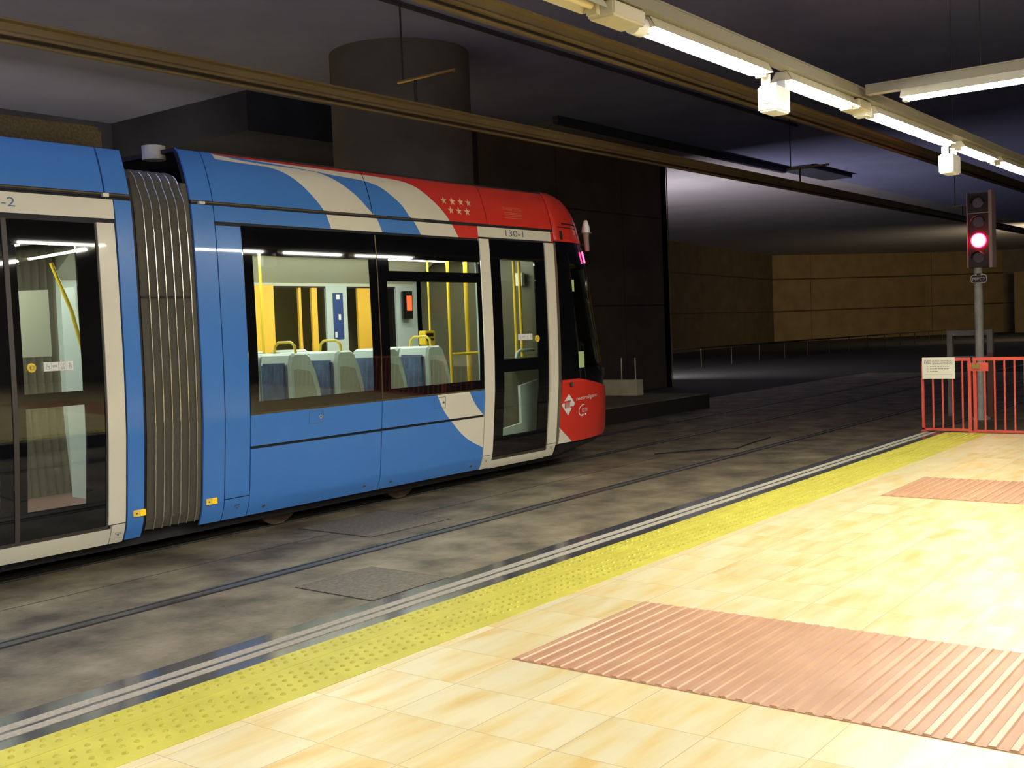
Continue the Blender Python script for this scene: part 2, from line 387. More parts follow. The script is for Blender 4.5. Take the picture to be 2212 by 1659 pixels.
mb = MB(); mb.box(20.5, 33, 14.02, 14.15, CZ-.18, CZ, 'wall_dark'); mb.box(-10, 26, 10.72, 10.80, CZ-.05, CZ, 'wall_dark')  # first dark strip stands in for a shadow gap in the ceiling
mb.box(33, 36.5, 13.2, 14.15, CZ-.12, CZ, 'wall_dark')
o = mb.build('trim_5'); setp(o, 'thin dark strips along the ceiling, one standing in for a shadow line', 'ceiling trim', kind='structure')
wall('wall_far_left', [(26, 26.7), (55.5, 31.07), (77.9, 34.4)], -.004, CZ, 'farwall_shaded', 'clad wall beyond the dark railing, painted in a shaded tone')
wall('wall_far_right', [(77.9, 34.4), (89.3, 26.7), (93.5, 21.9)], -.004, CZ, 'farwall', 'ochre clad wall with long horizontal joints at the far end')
wall('wall_far_end', [(93.5, 21.9), (96.5, 10), (96.5, -29.5)], -.004, CZ, 'pier', 'dark wall at the end of the tracks')
wall('wall_opposite', [(-13.5, 21.0), (26, 21.0), (26, 26.7)], -.004, CZ, 'wall_dark', 'dark wall behind the opposite platform')
wall('wall_behind', [(-9, -8), (-9, 4.33), (-13.5, 4.33), (-13.5, 21)], -.3, CZ, 'wall_mid', 'wall behind the viewer at the platform end')
wall('wall_near', [(96.5, -29.5), (30, -29.5), (30, -8), (-9, -8)], -.3, CZ, 'wall_mid', 'wall along the back of the platform')
wall('wall_added_backing', [(-6, 19.3), (18.5, 19.3)], .3, 3.4, 'wallbrown', 'brown wall added to brighten the view through the tram windows')  # wall piece added so the far tram windows look lit instead of black
# pier
p = wall('wall_pier', [(19.2, 15.3), (27.6, 15.3), (27.6, 20.2)], 0, CZ, 'pier', 'dark brown clad pier past the nose of the tram', th=.3)
mb = MB(); mb.tube([(19.2, 15.3+1.4, 0), (19.2, 15.3+1.4, CZ)], 1.4, 'pier', 40); mb.tube([(27.60, 15.27, 0), (27.60, 15.27, CZ)], .018, 'seamline', 6); o = mb.build('wall_pier_end'); setp(o, 'rounded end of the dark pier', 'wall', kind='structure')
# column
mb = MB(); mb.tube([(14.1, 12.85, .3), (14.1, 12.85, CZ)], 1.18, 'column', 64); mb.box(13.3, 14.6, 12.85, 12.9, 4, 4.01, 'column')
o = mb.build('column'); setp(o, 'large round dark column rising behind the roof of the tram', 'column')
mb = MB(); mb.box(-8, 14, 20.2, 20.98, 5.0, 5.5, 'wall_dark'); mb.box(13.9, 21.0, 16.6, 20.98, 5.75, CZ, 'wall_dark')
mb.box(-8, 26, 19.6, 20.98, 3.4, 3.9, 'wall_dark')
o = mb.build('trim_6'); setp(o, 'dark beams at the back of the opposite platform', 'beam', kind='structure')

# rails
def rail(y, x0, x1, label):
    mb = MB()
    mb.box(x0, x1, y-.035, y+.035, 0, .006, 'rail'); mb.box(x0, x1, y+.035, y+.075, 0, .0015, 'flange'); mb.box(x0, x1, y+.075, y+.095, 0, .005, 'rail')
    mb.box(x0, x1, y-.065, y-.035, 0, .0015, 'flange')
    o = mb.build('rail'); setp(o, label, 'rail', 'grooved tram rails set in the concrete')
rail(5.09, -12, 60, 'grooved steel rail closest to the near platform edge')
rail(6.53, -12, 60, 'grooved steel rail crossing the open trackbed in front of the tram')
rail(8.33, -12, 60, 'grooved steel rail emerging from under the near side of the tram')
rail(9.77, -12, 60, 'grooved steel rail running beside the opposite platform')
def plate(pts, m, label, dots=True):
    mb = MB(); z = .004
    n = len(pts); cx = sum(p[0] for p in pts)/n; cy = sum(p[1] for p in pts)/n
    ins = [(cx+(p[0]-cx)*.965, cy+(p[1]-cy)*.965) for p in pts]
    mb.add([(x, y, z-.003) for x, y in pts], [tuple(range(n))], 'flange')
    mb.add([(x, y, z) for x, y in ins]+[(x, y, 0) for x, y in ins], [tuple(range(n))]+[(i, (i+1) % n, n+(i+1) % n, n+i) for i in range(n)], m)
    o = mb.build('access_cover'); setp(o, label, 'cover', 'access covers in the trackbed')
plate([(6.97, 7.92), (6.95, 6.93), (8.02, 6.88), (8.12, 7.92)], 'cover', 'dark speckled access cover in the concrete beside the tram')
plate([(5.29, 6.07), (5.27, 5.27), (6.07, 5.26), (6.08, 6.07)], 'cover', 'grey patched access cover between the platform edge and the open rail')
mb = MB(); mb.tube([(13.2, 7.62, .002), (13.9, 7.15, .002), (14.1, 6.85, .002), (14.9, 6.95, .002), (15.6, 7.0, .002)], .014, 'flange', 6)
mb.box(-4, 13, 7.405, 7.415, 0, .001, 'flange')
o = mb.build('trim_7'); setp(o, 'thin dark joints in the concrete trackbed', 'joint', kind='structure')

# block with two posts at the end of the opposite platform
mb = MB(); mb.cbox((20.12, 12.44, .30+.165), (.28, 1.04, .33), 'block', bev=.01); o = mb.build('concrete_block'); setp(o, 'pale concrete block on the end of the opposite platform', 'block')
for x, y, lb in ((20.12, 12.02, 'right of the two short pale posts on the concrete block'), (20.12, 12.36, 'left of the two short pale posts on the concrete block')):
    r = empty('post', (x, y, .63), lb, 'post', 'short posts on the concrete block')
    mb = MB(); mb.tube([(0, 0, 0), (0, 0, .46)], .014, 'post'); mb.build('pole', r)
    mb = MB(); mb.tube([(0, 0, 0), (0, 0, .014)], .03, 'post'); mb.build('base_plate', r)
# long railing
r = empty('railing', (28, 20.3, 0), 'long dark metal railing in front of the far ochre wall', 'railing')
mb = MB(); mb.tube([(0, 0, .80), (44, 0, .66)], .035, 'railing', 8); mb.build('handrail', r)
for i in range(17):
    x = .3+2.68*i; mb = MB(); mb.tube([(x, 0, 0), (x, 0, .80-.0032*x)], .028, 'railing', 6); mb.build('post', r)
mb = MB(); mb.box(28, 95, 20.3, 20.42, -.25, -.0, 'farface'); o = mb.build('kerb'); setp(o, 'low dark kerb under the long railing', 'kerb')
mb = MB(); mb.box(82, 82.4, 0, 8.0, 0, 4.6, 'farwall')
o = mb.build('wall_niche'); setp(o, 'ochre wall section seen to the right of the signal post', 'wall', kind='structure')
o.location = (8, 12.3, 0)

# ------------------------------------------------------------------ THE TRAM
YC = 9.03; Y0 = 7.83
TZ = [.17, .20, .28, .35, .55, .80, 1.15, 1.70, 2.20, 2.60, 2.85, 3.04, 3.24, 3.43, 3.50]
TO = [.19, .16, .12, .095, .07, .045, .015, 0, .002, .010, .022, .040, .090, .165, .24]
def off(z): return smooth_tab(z, TZ, TO)
def S(x, z, out=0., side=1):
    y = Y0+off(z)-out
    return (x, y if side == 1 else 2*YC-y, z)
tram = empty('tram', (8.0, YC, 0), 'blue cream and red articulated tram standing on the far track', 'tram')
TO_INV = Matrix.Translation((-8.0, -YC, 0))
def tb(mb, name, parent=None, merge=False):
    """link a part of the tram; coordinates given in world space"""
    mb.v = [(a-8.0, b-YC, c) for a, b, c in mb.v]
    return mb.build(name, parent or tram, merge)
def slab(mb, z0, z1, xa, xb, m, t=.02, out=0., nz=None, nx=1, side=1):
    fa = xa if callable(xa) else (lambda z: xa); fb = xb if callable(xb) else (lambda z: xb)
    if nz is None: nz = max(2, int((z1-z0)/.045)+1)
    zs = [z0+(z1-z0)*i/nz for i in range(nz+1)]
    vo = []; vi = []
    for z in zs:
        a, b = fa(z), max(fa(z)+1e-5, fb(z))
        for k in range(nx+1):
            x = a+(b-a)*k/nx; vo.append(S(x, z, out, side)); vi.append(S(x, z, out-t, side))
    w = nx+1; n = len(vo); fs = []
    base = vo+vi
    quads = [(j*w+k, j*w+k+1, (j+1)*w+k+1, (j+1)*w+k) for j in range(nz) for k in range(nx)]
    fl = [tuple(n+i for i in q) for q in quads]
    rim = [(k, k+1, n+k+1, n+k) for k in range(nx)]+[(nz*w+k, nz*w+k+1, n+nz*w+k+1, n+nz*w+k) for k in range(nx)]
    rim += [(j*w, (j+1)*w, n+(j+1)*w, n+j*w) for j in range(nz)]+[(j*w+nx, (j+1)*w+nx, n+(j+1)*w+nx, n+j*w+nx) for j in range(nz)]
    mb.add(vo, quads, m, True); mb.add(base, rim, m, False); mb.add(vi, quads, m, True)
    return mb

# livery boundaries X = f(z), read off the painted side
def F(tab):
    zs = [a for a, b in tab]; xs = [b for a, b in tab]
    return lambda z: smooth_tab(z, zs, xs)
b1 = F([(2.82, 7.542), (2.98, 7.482), (3.075, 7.41), (3.181, 7.312), (3.283, 7.187), (3.356, 7.026), (3.385, 6.86), (3.398, 6.30), (3.45, 6.28)])
b2 = F([(2.82, 8.255), (3.0, 8.164), (3.043, 8.106), (3.19, 7.948), (3.306, 7.763), (3.374, 7.568), (3.398, 7.38), (3.41, 6.7), (3.45, 6.28)])
b3 = F([(2.82, 8.845), (2.992, 8.725), (3.033, 8.676), (3.128, 8.601), (3.237, 8.462), (3.313, 8.323), (3.36, 8.087), (3.382, 7.65), (3.40, 7.42), (3.45, 6.28)])
b4 = F([(2.82, 9.465), (3.037, 9.311), (3.173, 9.177), (3.326, 8.958), (3.385, 8.80), (3.412, 8.60), (3.424, 8.1), (3.432, 7.2), (3.44, 6.30), (3.46, 6.28)])
gL = F([(.42, 9.87), (.45, 9.822), (.543, 9.604), (.639, 9.435), (.814, 9.226), (.958, 9.081), (1.12, 8.98), (1.14, 8.97)])
gR = F([(.78, 9.86), (.831, 9.797), (.987, 9.623), (1.12, 9.53), (1.14, 9.52)])
cl = lambda f, lo, hi: (lambda z: min(max(f(z), lo), hi))
def livery(mb, z0, z1, xl, xr, nz=40):
    e = [lambda z: xl, cl(b1, xl, xr), cl(b2, xl, xr), cl(b3, xl, xr), cl(b4, xl, xr), lambda z: xr]
    for i in range(1, 5):
        pass
    for i, m in enumerate(('blue', 'cream', 'blue', 'cream', 'red')):
        a = e[i]
        bb = e[i+1]
        if all(bb(z0+(z1-z0)*k/nz)-a(z0+(z1-z0)*k/nz) < 1e-4 for k in range(nz+1)): continue
        slab(mb, z0, z1, a, (lambda bb, a: (lambda z: max(bb(z), a(z))))(bb, a), m, .02, nz=nz)
# roof fairing, car at the front (two panels with a seam at 8.1)
TOPZ = 3.47
for x0, x1 in ((6.16, 8.125), (8.135, 9.99), (10.0, 11.27)):
    mb = MB(); livery(mb, 3.008, TOPZ, x0, x1, 60); tb(mb, 'roof_fairing')
mb = MB(); slab(mb, 3.008, TOPZ, 5.925, 6.15, 'blue'); tb(mb, 'roof_fairing')
mb = MB(); slab(mb, 3.008, 3.375, 2.4, 5.10, 'blue'); tb(mb, 'roof_fairing')
mb = MB(); slab(mb, 3.008, 3.375, 5.115, 5.33, 'blue'); tb(mb, 'roof_fairing')
# cantrail band
mb = MB(); livery(mb, 2.835, 2.972, 6.16, 9.80, 12); tb(mb, 'cantrail_panel')
mb = MB(); slab(mb, 2.858, 2.985, 9.805, 11.235, 'cream'); o130 = tb(mb, 'number_panel')
mb = MB(); slab(mb, 2.85, 2.985, 11.24, 11.28, 'red'); tb(mb, 'cantrail_panel')
mb = MB(); slab(mb, 2.80, 2.955, 2.4, 5.175, 'cream'); tb(mb, 'number_panel')
# gutter
mb = MB()
for x0, x1 in ((2.4, 5.33), (5.925, 11.28)):
    slab(mb, 2.975, 3.006, x0, x1, 'seam', .03, .001); slab(mb, 2.990, 3.000, x0, x1 if x1 < 6 else 8.9, 'gold', .01, .008, nz=2)
mb.cbox((5.10, 7.845, 2.985), (.05, .03, .03), 'post'); mb.cbox((6.02, 7.845, 2.985), (.06, .03, .022), 'post')
tb(mb, 'gutter')
# blue pillars
def blue(x0, x1, z0, z1, name='body_panel', m='blue', out=0.):
    mb = MB(); slab(mb, z0, z1, x0, x1, m, .02, out); return tb(mb, name)
blue(5.925, 6.150, .205, 2.972); blue(6.160, 6.430, .40, 2.800); blue(6.160, 6.430, .205, .392)
blue(5.185, 5.335, .205, 2.955)
blue(6.440, 8.122, .838, 1.118); blue(6.440, 8.122, .205, .812)
# stripes on the second lower panels
for z0, z1 in ((.838, 1.118), (.205, .812)):
    mb = MB(); xl, xr = 8.132, 9.802
    A = cl(gL, xl, xr); B = cl(gR, xl, xr)
    slab(mb, z0, z1, xl, A, 'blue', nz=24)
    if z0 > .5:
        slab(mb, z0, z1, A, B, 'cream', nz=24); slab(mb, z0, z1, B, xr, 'blue', nz=24)
    else:
        slab(mb, .45, z1, A, xr, 'cream', nz=24)
    tb(mb, 'body_panel')
# dark backing shell that shows in the seams
mb = MB()
for z0, z1, x0, x1 in ((.215, 1.13, 5.93, 9.83), (1.12, 2.85, 5.93, 6.45), (2.79, 3.44, 5.93, 11.27), (.215, 2.96, 5.19, 5.33), (2.76, 3.35, 2.4, 5.33), (.30, 2.9, 9.81, 9.99), (.3, 2.9, 11.10, 11.28), (.2, 2.9, 5.02, 5.2)):
    slab(mb, z0, z1, x0, x1, 'seam', .05, -.022)
tb(mb, 'body_shell')
# door frames of the front car: cream pillars with rounded foot
def frame_part(xa, xb, z0, z1, m='cream', out=.004):
    mb = MB(); slab(mb, z0, z1, xa, xb, m, .03, out); return tb(mb, 'door_pillar')
frame_part(9.812, 9.985, .36, 2.835); frame_part(11.095, 11.270, .36, 2.835)
mb = MB(); slab(mb, .20, .352, 9.812, 9.985, 'cream', .03, .004); slab(mb, .19, .285, 9.985, 11.095, 'cream', .03, .004, nx=6); slab(mb, .20, .352, 11.095, 11.27, 'cream', .03, .004); tb(mb, 'door_sill')
frame_part(5.01, 5.165, .36, 2.765)
mb = MB(); slab(mb, .195, .352, 5.045, 5.165, 'cream', .03, .004); slab(mb, .195, .325, 2.4, 5.035, 'cream', .03, .004, nx=6); tb(mb, 'door_sill')
mb = MB(); slab(mb, .325, .352, 2.4, 5.01, 'rubber', .06, -.005); tb(mb, 'door_threshold')
mb = MB(); slab(mb, .285, .32, 9.99, 11.09, 'rubber', .06, -.005); tb(mb, 'door_threshold')

# glazing with printed black border: band of glass in front car
def holed(mb, x0, x1, z0, z1, holes, m='frit', t=.008, out=0.):
    """slab with rectangular holes (xa, xb, za, zb), z ranges may differ; built as cells"""
    xs = sorted(set([x0, x1]+[h[0] for h in holes]+[h[1] for h in holes])); zs = sorted(set([z0, z1]+[h[2] for h in holes]+[h[3] for h in holes]))
    for a, b in zip(xs[:-1], xs[1:]):
        run = None
        for c, d in list(zip(zs[:-1], zs[1:]))+[(None, None)]:
            hole = c is None or any(h[0]-1e-6 <= a and b <= h[1]+1e-6 and h[2]-1e-6 <= c and d <= h[3]+1e-6 for h in holes)
            if hole:
                if run: slab(mb, run[0], run[1], a, b, m, t, out); run = None
            else: run = (run[0], d) if run else (c, d)
W1 = [(6.54, 8.015, 1.237, 2.55)]
W2 = [(8.262, 9.728, 1.235, 2.335), (8.30, 9.77, 2.443, 2.565)]
def window(x0, x1, holes, z0=1.135, z1=2.81):
    mb = MB(); holed(mb, x0, x1, z0, z1, holes); w = tb(mb, 'window')
    for h in holes:
        mb = MB(); slab(mb, h[2], h[3], h[0], h[1], 'clear', .005, -.001, nx=8); tb(mb, 'pane', w)
    return w
w1 = window(6.44, 8.122, W1); w2 = window(8.134, 9.80, W2)
mb = MB(); slab(mb, 1.135, 2.80, 8.122, 8.134, 'gold', .012, .002); tb(mb, 'window_joint')
mb = MB(); slab(mb, 1.120, 1.134, 6.44, 9.80, 'gold', .012, .001); tb(mb, 'window_sill')

# doors
def pictos(parent, x0, x1, zc, h=.068, scale=1.):
    w = (x1-x0)/4
    for i in range(4):
        mb = MB(); slab(mb, zc-h/2, zc+h/2, x0+i*w+.0015, x0+(i+1)*w-.0015, 'sticker', .002, .004, nz=2)
        cx = x0+(i+.5)*w
        def bar(a, b, c, d, t=.0035):
            n = 2; p = Vector(S(cx+a*w, zc+b*h, .0066)); q = Vector(S(cx+c*w, zc+d*h, .0066)); e = (q-p).normalized(); s = Vector((-e.z, 0, e.x))*t/2
            mb.add([p-s, q-s, q+s, p+s], [(0, 1, 2, 3)], 'decal_ink')
        def ring(a, b, r, n=12):
            for k in range(n):
                t0, t1 = 2*PI*k/n, 2*PI*(k+1)/n
                bar(a+r*math.cos(t0), b+r*math.sin(t0), a+r*math.cos(t1), b+r*math.sin(t1), .003)
        if i == 0: ring(.03, -.12, .22); bar(-.08, .35, -.05, 0); bar(-.05, 0, .2, -.02); bar(.2, -.02, .3, -.3)
        elif i == 1: bar(-.3, .1, .3, .14); bar(-.3, -.05, .3, 0); bar(-.25, .1, -.2, -.2); bar(.2, .12, .25, -.15)
        elif i == 2: ring(-.12, -.25, .09); ring(.14, -.25, .09); bar(-.2, 0, .2, -.08); bar(-.2, 0, -.25, .2); bar(.0, -.03, .2, .3)
        else: ring(-.05, .22, .08); bar(-.05, .1, -.05, -.3); bar(-.2, -.02, .15, -.05); bar(.15, .2, .2, -.3)
        tb(mb, 'sticker', parent)
def button(parent, x, z, r=.034):
    mb = MB(); n = 20; c = Vector(S(x, z, .004))
    def disc(rr, y, m, x0=0):
        mb.add([(c.x+rr*math.cos(2*PI*k/n), c.y-y, c.z+rr*math.sin(2*PI*k/n)) for k in range(n)]+[(c.x+rr*math.cos(2*PI*k/n), c.y+.003, c.z+rr*math.sin(2*PI*k/n)) for k in range(n)],
               [tuple(range(n))]+[(k, (k+1) % n, n+(k+1) % n, n+k) for k in range(n)], m)
    disc(r, .008, 'yellow'); disc(r*.52, .011, 'numgrey'); disc(r*.40, .013, 'yellow'); tb(mb, 'door_button', parent)
def door(x0, x1, z0, z1, holes, name='door'):
    mb = MB(); holed(mb, x0, x1, z0, z1, holes, 'frit', .02, -.012); d = tb(mb, name)
    for h in holes:
        mb = MB(); slab(mb, h[2], h[3], h[0], h[1], 'clear', .005, -.014, nx=6); tb(mb, 'pane', d)
    return d
d1 = door(9.995, 11.085, .31, 2.835, [(10.185, 10.865, 1.445, 2.612), (10.185, 10.880, .555, 1.300)])
pictos(d1, 10.45, 10.735, 1.70, .072); button(d1, 10.83, 1.672, .040)
mb = MB(); slab(mb, .31, 2.82, 9.985, 9.997, 'bead', .012, -.008); slab(mb, .31, 2.82, 11.083, 11.093, 'bead', .012, -.008); tb(mb, 'door_seal', d1)
d2 = door(4.275, 5.005, .352, 2.755, [(4.335, 4.822, 1.455, 2.573), (4.339, 4.830, .565, 1.345)])
pictos(d2, 4.487, 4.732, 1.654, .068); button(d2, 4.39, 1.652)
d3 = door(3.48, 4.235, .352, 2.755, [(3.66, 4.13, 1.455, 2.573), (3.66, 4.13, .555, 1.345)])
mb = MB(); slab(mb, .352, 2.76, 4.236, 4.274, 'rubber', .03, -.004); slab(mb, .352, 2.755, 4.995, 5.008, 'rubber', .02, -.004); tb(mb, 'door_seal', d2)
# the pale notice on the far side inside the rear car
blue(2.4, 3.46, .36, 2.76)

# small fittings
def fitting(x, z, w, h, name, m1, m2=None):
    mb = MB(); c = S(x, z, .006); mb.cbox(c, (w, .012, h), m1, bev=.003)
    if m2: mb.cbox((c[0]+w*.25, c[1]-.006, c[2]), (w*.42, .008, h*.85), m2)
    return mb
for x, z in ((5.292, .415), (6.013, .403)):
    mb = fitting(x, z, .118, .055, 'side_marker', 'amber_pale', 'orange'); mb.cbox((x-.03, S(x, z, .013)[1], z), (.010, .003, .010), 'seam'); tb(mb, 'side_marker')
def bolt(x, z):
    mb = MB(); c = Vector(S(x, z, .0)); mb.tube([c+Vector((0, .004, 0)), c-Vector((0, .006, 0))], .016, 'numgrey', 10); mb.tube([c-Vector((0, .006, 0)), c-Vector((0, .009, 0))], .008, 'seam', 8); tb(mb, 'panel_lock')
for x, z in ((6.62, .272), (7.92, .272), (8.31, .268), (9.63, .264)): bolt(x, z)
def hatch(x0, x1, z0, z1, lock=True):
    mb = MB(); w = .005
    for a, b, c, d in ((x0, x1, z1-w, z1), (x0, x1, z0, z0+w), (x0, x0+w, z0, z1), (x1-w, x1, z0, z1)): slab(mb, c, d, a, b, 'numgrey', .002, .002, nz=2)
    c = Vector(S(x1-.035, (z0+z1)/2, 0)); mb.tube([c+Vector((0, .004, 0)), c-Vector((0, .006, 0))], .018, 'galv', 12); mb.tube([c-Vector((0, .006, 0)), c-Vector((0, .008, 0))], .009, 'seam', 8)
    tb(mb, 'access_hatch')
hatch(7.135, 7.315, .975, 1.098); hatch(8.93, 9.118, .972, 1.094)
def jack(x, z, s=.028):
    mb = MB(); y = S(x, z, .0075)[1]
    mb.add([(x-s, y, z+s*.55), (x+s, y, z+s*.55), (x+s, y, z+s*.25), (x-s, y, z+s*.25)], [(0, 1, 2, 3)], 'ink')
    mb.add([(x-s*.35, y, z-s*.1), (x+s*.35, y, z-s*.1), (x, y, z-s*.9)], [(0, 1, 2)], 'ink')
    mb.add([(x-s*1.0, y, z+.0), (x-s*.65, y, z+s*.15), (x-s*.65, y, z-s*.2)], [(0, 1, 2)], 'ink'); mb.add([(x+s*1.0, y, z+.0), (x+s*.65, y, z+s*.15), (x+s*.65, y, z-s*.2)], [(0, 1, 2)], 'ink')
    tb(mb, 'jacking_mark')
for x, z in ((5.105, .275), (6.30, .315), (9.88, .30), (11.18, .31)): jack(x, z)

# text
def text_mesh(s, size, sx=1.):
    c = bpy.data.curves.new('t', 'FONT'); c.body = s; c.size = size; c.align_x = 'LEFT'; c.resolution_u = 3
    o = bpy.data.objects.new('t', c); col.objects.link(o)
    dg = bpy.context.evaluated_depsgraph_get(); me = bpy.data.meshes.new_from_object(o.evaluated_get(dg))
    vs = [(v.co.x*sx, v.co.y) for v in me.vertices]; fs = [tuple(p.vertices) for p in me.polygons]
    bpy.data.objects.remove(o); bpy.data.meshes.remove(me); return vs, fs
def text_on_side(s, x0, x1, z0, z1, m, name, parent=None, out=.0075):
    vs, fs = text_mesh(s, 1.); xs = [v[0] for v in vs]; ys = [v[1] for v in vs]
    ax, bx, ay, by = min(xs), max(xs), min(ys), max(ys)
    mb = MB(); mb.add([S(x0+(x1-x0)*(v[0]-ax)/(bx-ax), z0+(z1-z0)*(v[1]-ay)/(by-ay), out) for v in vs], fs, m); tb(mb, name, parent)
text_on_side('130-1', 10.315, 10.665, 2.883, 2.958, 'numgrey', 'fleet_number', o130, .004)
text_on_side('130-2', 4.06, 4.355, 2.845, 2.915, 'numblue', 'fleet_number', None, .004)
# seven stars
def star(x, z, r=.05):
    mb = MB(); vs = []
    for k in range(10):
        a = PI/2+PI*k/5; rr = r if k % 2 == 0 else r*.40; vs.append(S(x+rr*math.cos(a)*1.05, z+rr*math.sin(a), .003))
    vs.append(S(x, z, .003)); mb.add(vs, [(k, (k+1) % 10, 10) for k in range(10)], 'starcream'); tb(mb, 'star_emblem')
for x, z in ((9.304, 3.235), (9.447, 3.235), (9.592, 3.238), (9.727, 3.236), (9.385, 3.130), (9.520, 3.130), (9.665, 3.130)): star(x, z)
text_on_side('TRANSPORTES', 10.34, 10.71, 3.195, 3.235, 'faintred', 'faded_lettering', None, .003)
mb = MB()
for z in (3.165, 3.145, 3.125, 3.10): slab(mb, z, z+.007, 10.36, 10.70, 'faintred', .002, .003, nz=2)
tb(mb, 'faded_lettering')

# ---- bellows between the cars
BX0, BX1 = 5.335, 5.925
def ring_section(dx, shrink):
    """closed loop of (y, z) around the gangway at inset shrink"""
    pts = []
    zs = [.25+.05*i for i in range(58)]
    for z in zs:
        if z > 3.10: break
        pts.append((Y0+off(z)+shrink+max(0, z-2.9)**2*1.2, z))
    yl, zl = pts[-1]
    for k in range(1, 9):
        a = k/8*PI/2; pts.append((yl+.25*(1-math.cos(a)), zl+(.17-shrink*.5)*math.sin(a)))
    return pts+[(2*YC-y, z) for y, z in reversed(pts)]
def gangway(x0, x1, nrib, base, amp, mat, name, inner=False):
    mb = MB(); rings = []
    xs = []
    for i in range(nrib*4+1):
        x = x0+(x1-x0)*i/(nrib*4); ph = i % 4
        s = {0: 0., 1: .55, 2: 1., 3: .55}[ph]; rings.append([(x, y, z) for y, z in ring_section(0, base+amp*s)])
    n = len(rings[0]); vs = [p for r in rings for p in r]
    mb.add(vs, [(i*n+k, i*n+(k+1) % n, (i+1)*n+(k+1) % n, (i+1)*n+k) for i in range(len(rings)-1) for k in range(n)], mat, False)
    return tb(mb, name)
bel = gangway(5.37, 5.865, 6, .012, .035, 'bellows', 'bellows')
for i in range(7):
    x = 5.37+i*(.495/6)
    pts = [(x, y-.004, z) for y, z in ring_section(0, .012)[:62]]
    mb = MB(); mb.tube(pts, .0065, 'bead', 6); 
    if i > 0: tb(mb, 'bellows_rib', bel)
mb = MB(); slab(mb, .25, 3.15, 5.335, 5.372, 'seam', .06, -.02); slab(mb, .25, 3.15, 5.865, 5.925, 'bellows', .06, -.025); tb(mb, 'gangway_frame', bel)
mb = MB(); slab(mb, 2.175, 2.187, 5.37, 5.87, 'seam', .02, -.005, nz=2); tb(mb, 'bellows_strap', bel)
gangway(5.34, 5.92, 7, .20, .03, 'bellows', 'gangway_lining')

# ---- nose
XS = 11.28; NEXP = 2.4
AZ = [.17, .20, .23, .29, .40, .79, 1.18, 1.57, 1.95, 2.44, 2.83, 3.01, 3.22, 3.40, 3.50]
AA = [.9, 1.15, 1.76, 2.02, 2.10, 2.09, 2.00, 1.86, 1.74, 1.59, 1.42, 1.33, 1.24, 1.04, .68]
def nose(th, z, out=0.):
    a = smooth_tab(z, AZ, AA)+out; b = YC-Y0-off(z)+out
    s, c = math.sin(th), math.cos(th)
    return (XS+a*abs(s)**(2/NEXP), YC-b*math.copysign(abs(c)**(2/NEXP), c), z)
def th_of(x, z):
    a = smooth_tab(z, AZ, AA); r = min(max((x-XS)/a, 0), 1); return math.asin(min(1, r**(NEXP/2)))
def npatch(mb, z0, z1, ta, tb_, m, out=0., t=.012, nz=None, nt_=None):
    fa = ta if callable(ta) else (lambda z: ta); fb = tb_ if callable(tb_) else (lambda z: tb_)
    nz = nz or max(2, int((z1-z0)/.05)+1); nt_ = nt_ or 28
    vo = []; vi = []
    for j in range(nz+1):
        z = z0+(z1-z0)*j/nz
        for k in range(nt_+1):
            th = fa(z)+(fb(z)-fa(z))*k/nt_; vo.append(nose(th, z, out)); vi.append(nose(th, z, out-t))
    w = nt_+1; n = len(vo)
    q = [(j*w+k, j*w+k+1, (j+1)*w+k+1, (j+1)*w+k) for j in range(nz) for k in range(nt_)]
    fl = [tuple(n+i for i in f) for f in q]
    rim = [(k, k+1, n+k+1, n+k) for k in range(nt_)]+[(nz*w+k, nz*w+k+1, n+nz*w+k+1, n+nz*w+k) for k in range(nt_)]
    rim += [(j*w, (j+1)*w, n+(j+1)*w, n+j*w) for j in range(nz)]+[(j*w+nt_, (j+1)*w+nt_, n+(j+1)*w+nt_, n+j*w+nt_) for j in range(nz)]
    mb.add(vo, q, m, True); mb.add(vo+vi, rim, m, False); mb.add(vi, q, m, True)
    return mb
mb = MB(); npatch(mb, .33, .95, (lambda z: th_of(11.30+max(0, (.56-z))*1.55, z)), lambda z: PI-.05, 'red', nt_=60)
# red continues up to a line falling from 1.13 at the side to .95 at the front
def redtop(x): return 1.135 if x < 11.80 else max(.95, 1.135-(x-11.80)*.16)
N_ = 60; vo = []; vi = []
for k in range(N_+1):
    th = .02+(PI-.04)*(k/N_); x = nose(th, 1.0)[0]; zt = redtop(x)
    for j in range(5):
        z = .95+(zt-.95)*j/4; vo.append(nose(th, z)); vi.append(nose(th, z, -.012))
q = [(k*5+j, (k+1)*5+j, (k+1)*5+j+1, k*5+j+1) for k in range(N_) for j in range(4)]
n = len(vo); mb.add(vo+vi, q+[tuple(n+i for i in f) for f in q]+[(k*5+4, (k+1)*5+4, n+(k+1)*5+4, n+k*5+4) for k in range(N_)], 'red', True)
bumper = tb(mb, 'front_bumper')
mb = MB(); npatch(mb, .335, .56, .012, lambda z: th_of(11.30+max(0, (.56-z))*1.55, z), 'cream', nt_=6, out=.001); tb(mb, 'front_corner_panel')
mb = MB(); npatch(mb, .17, .325, .02, PI-.02, 'dark', out=-.03, nt_=50); tb(mb, 'front_skirt')
mb = MB(); npatch(mb, .96, 1.27, .015, PI-.015, 'frit', out=-.016, nt_=50); tb(mb, 'front_trim')
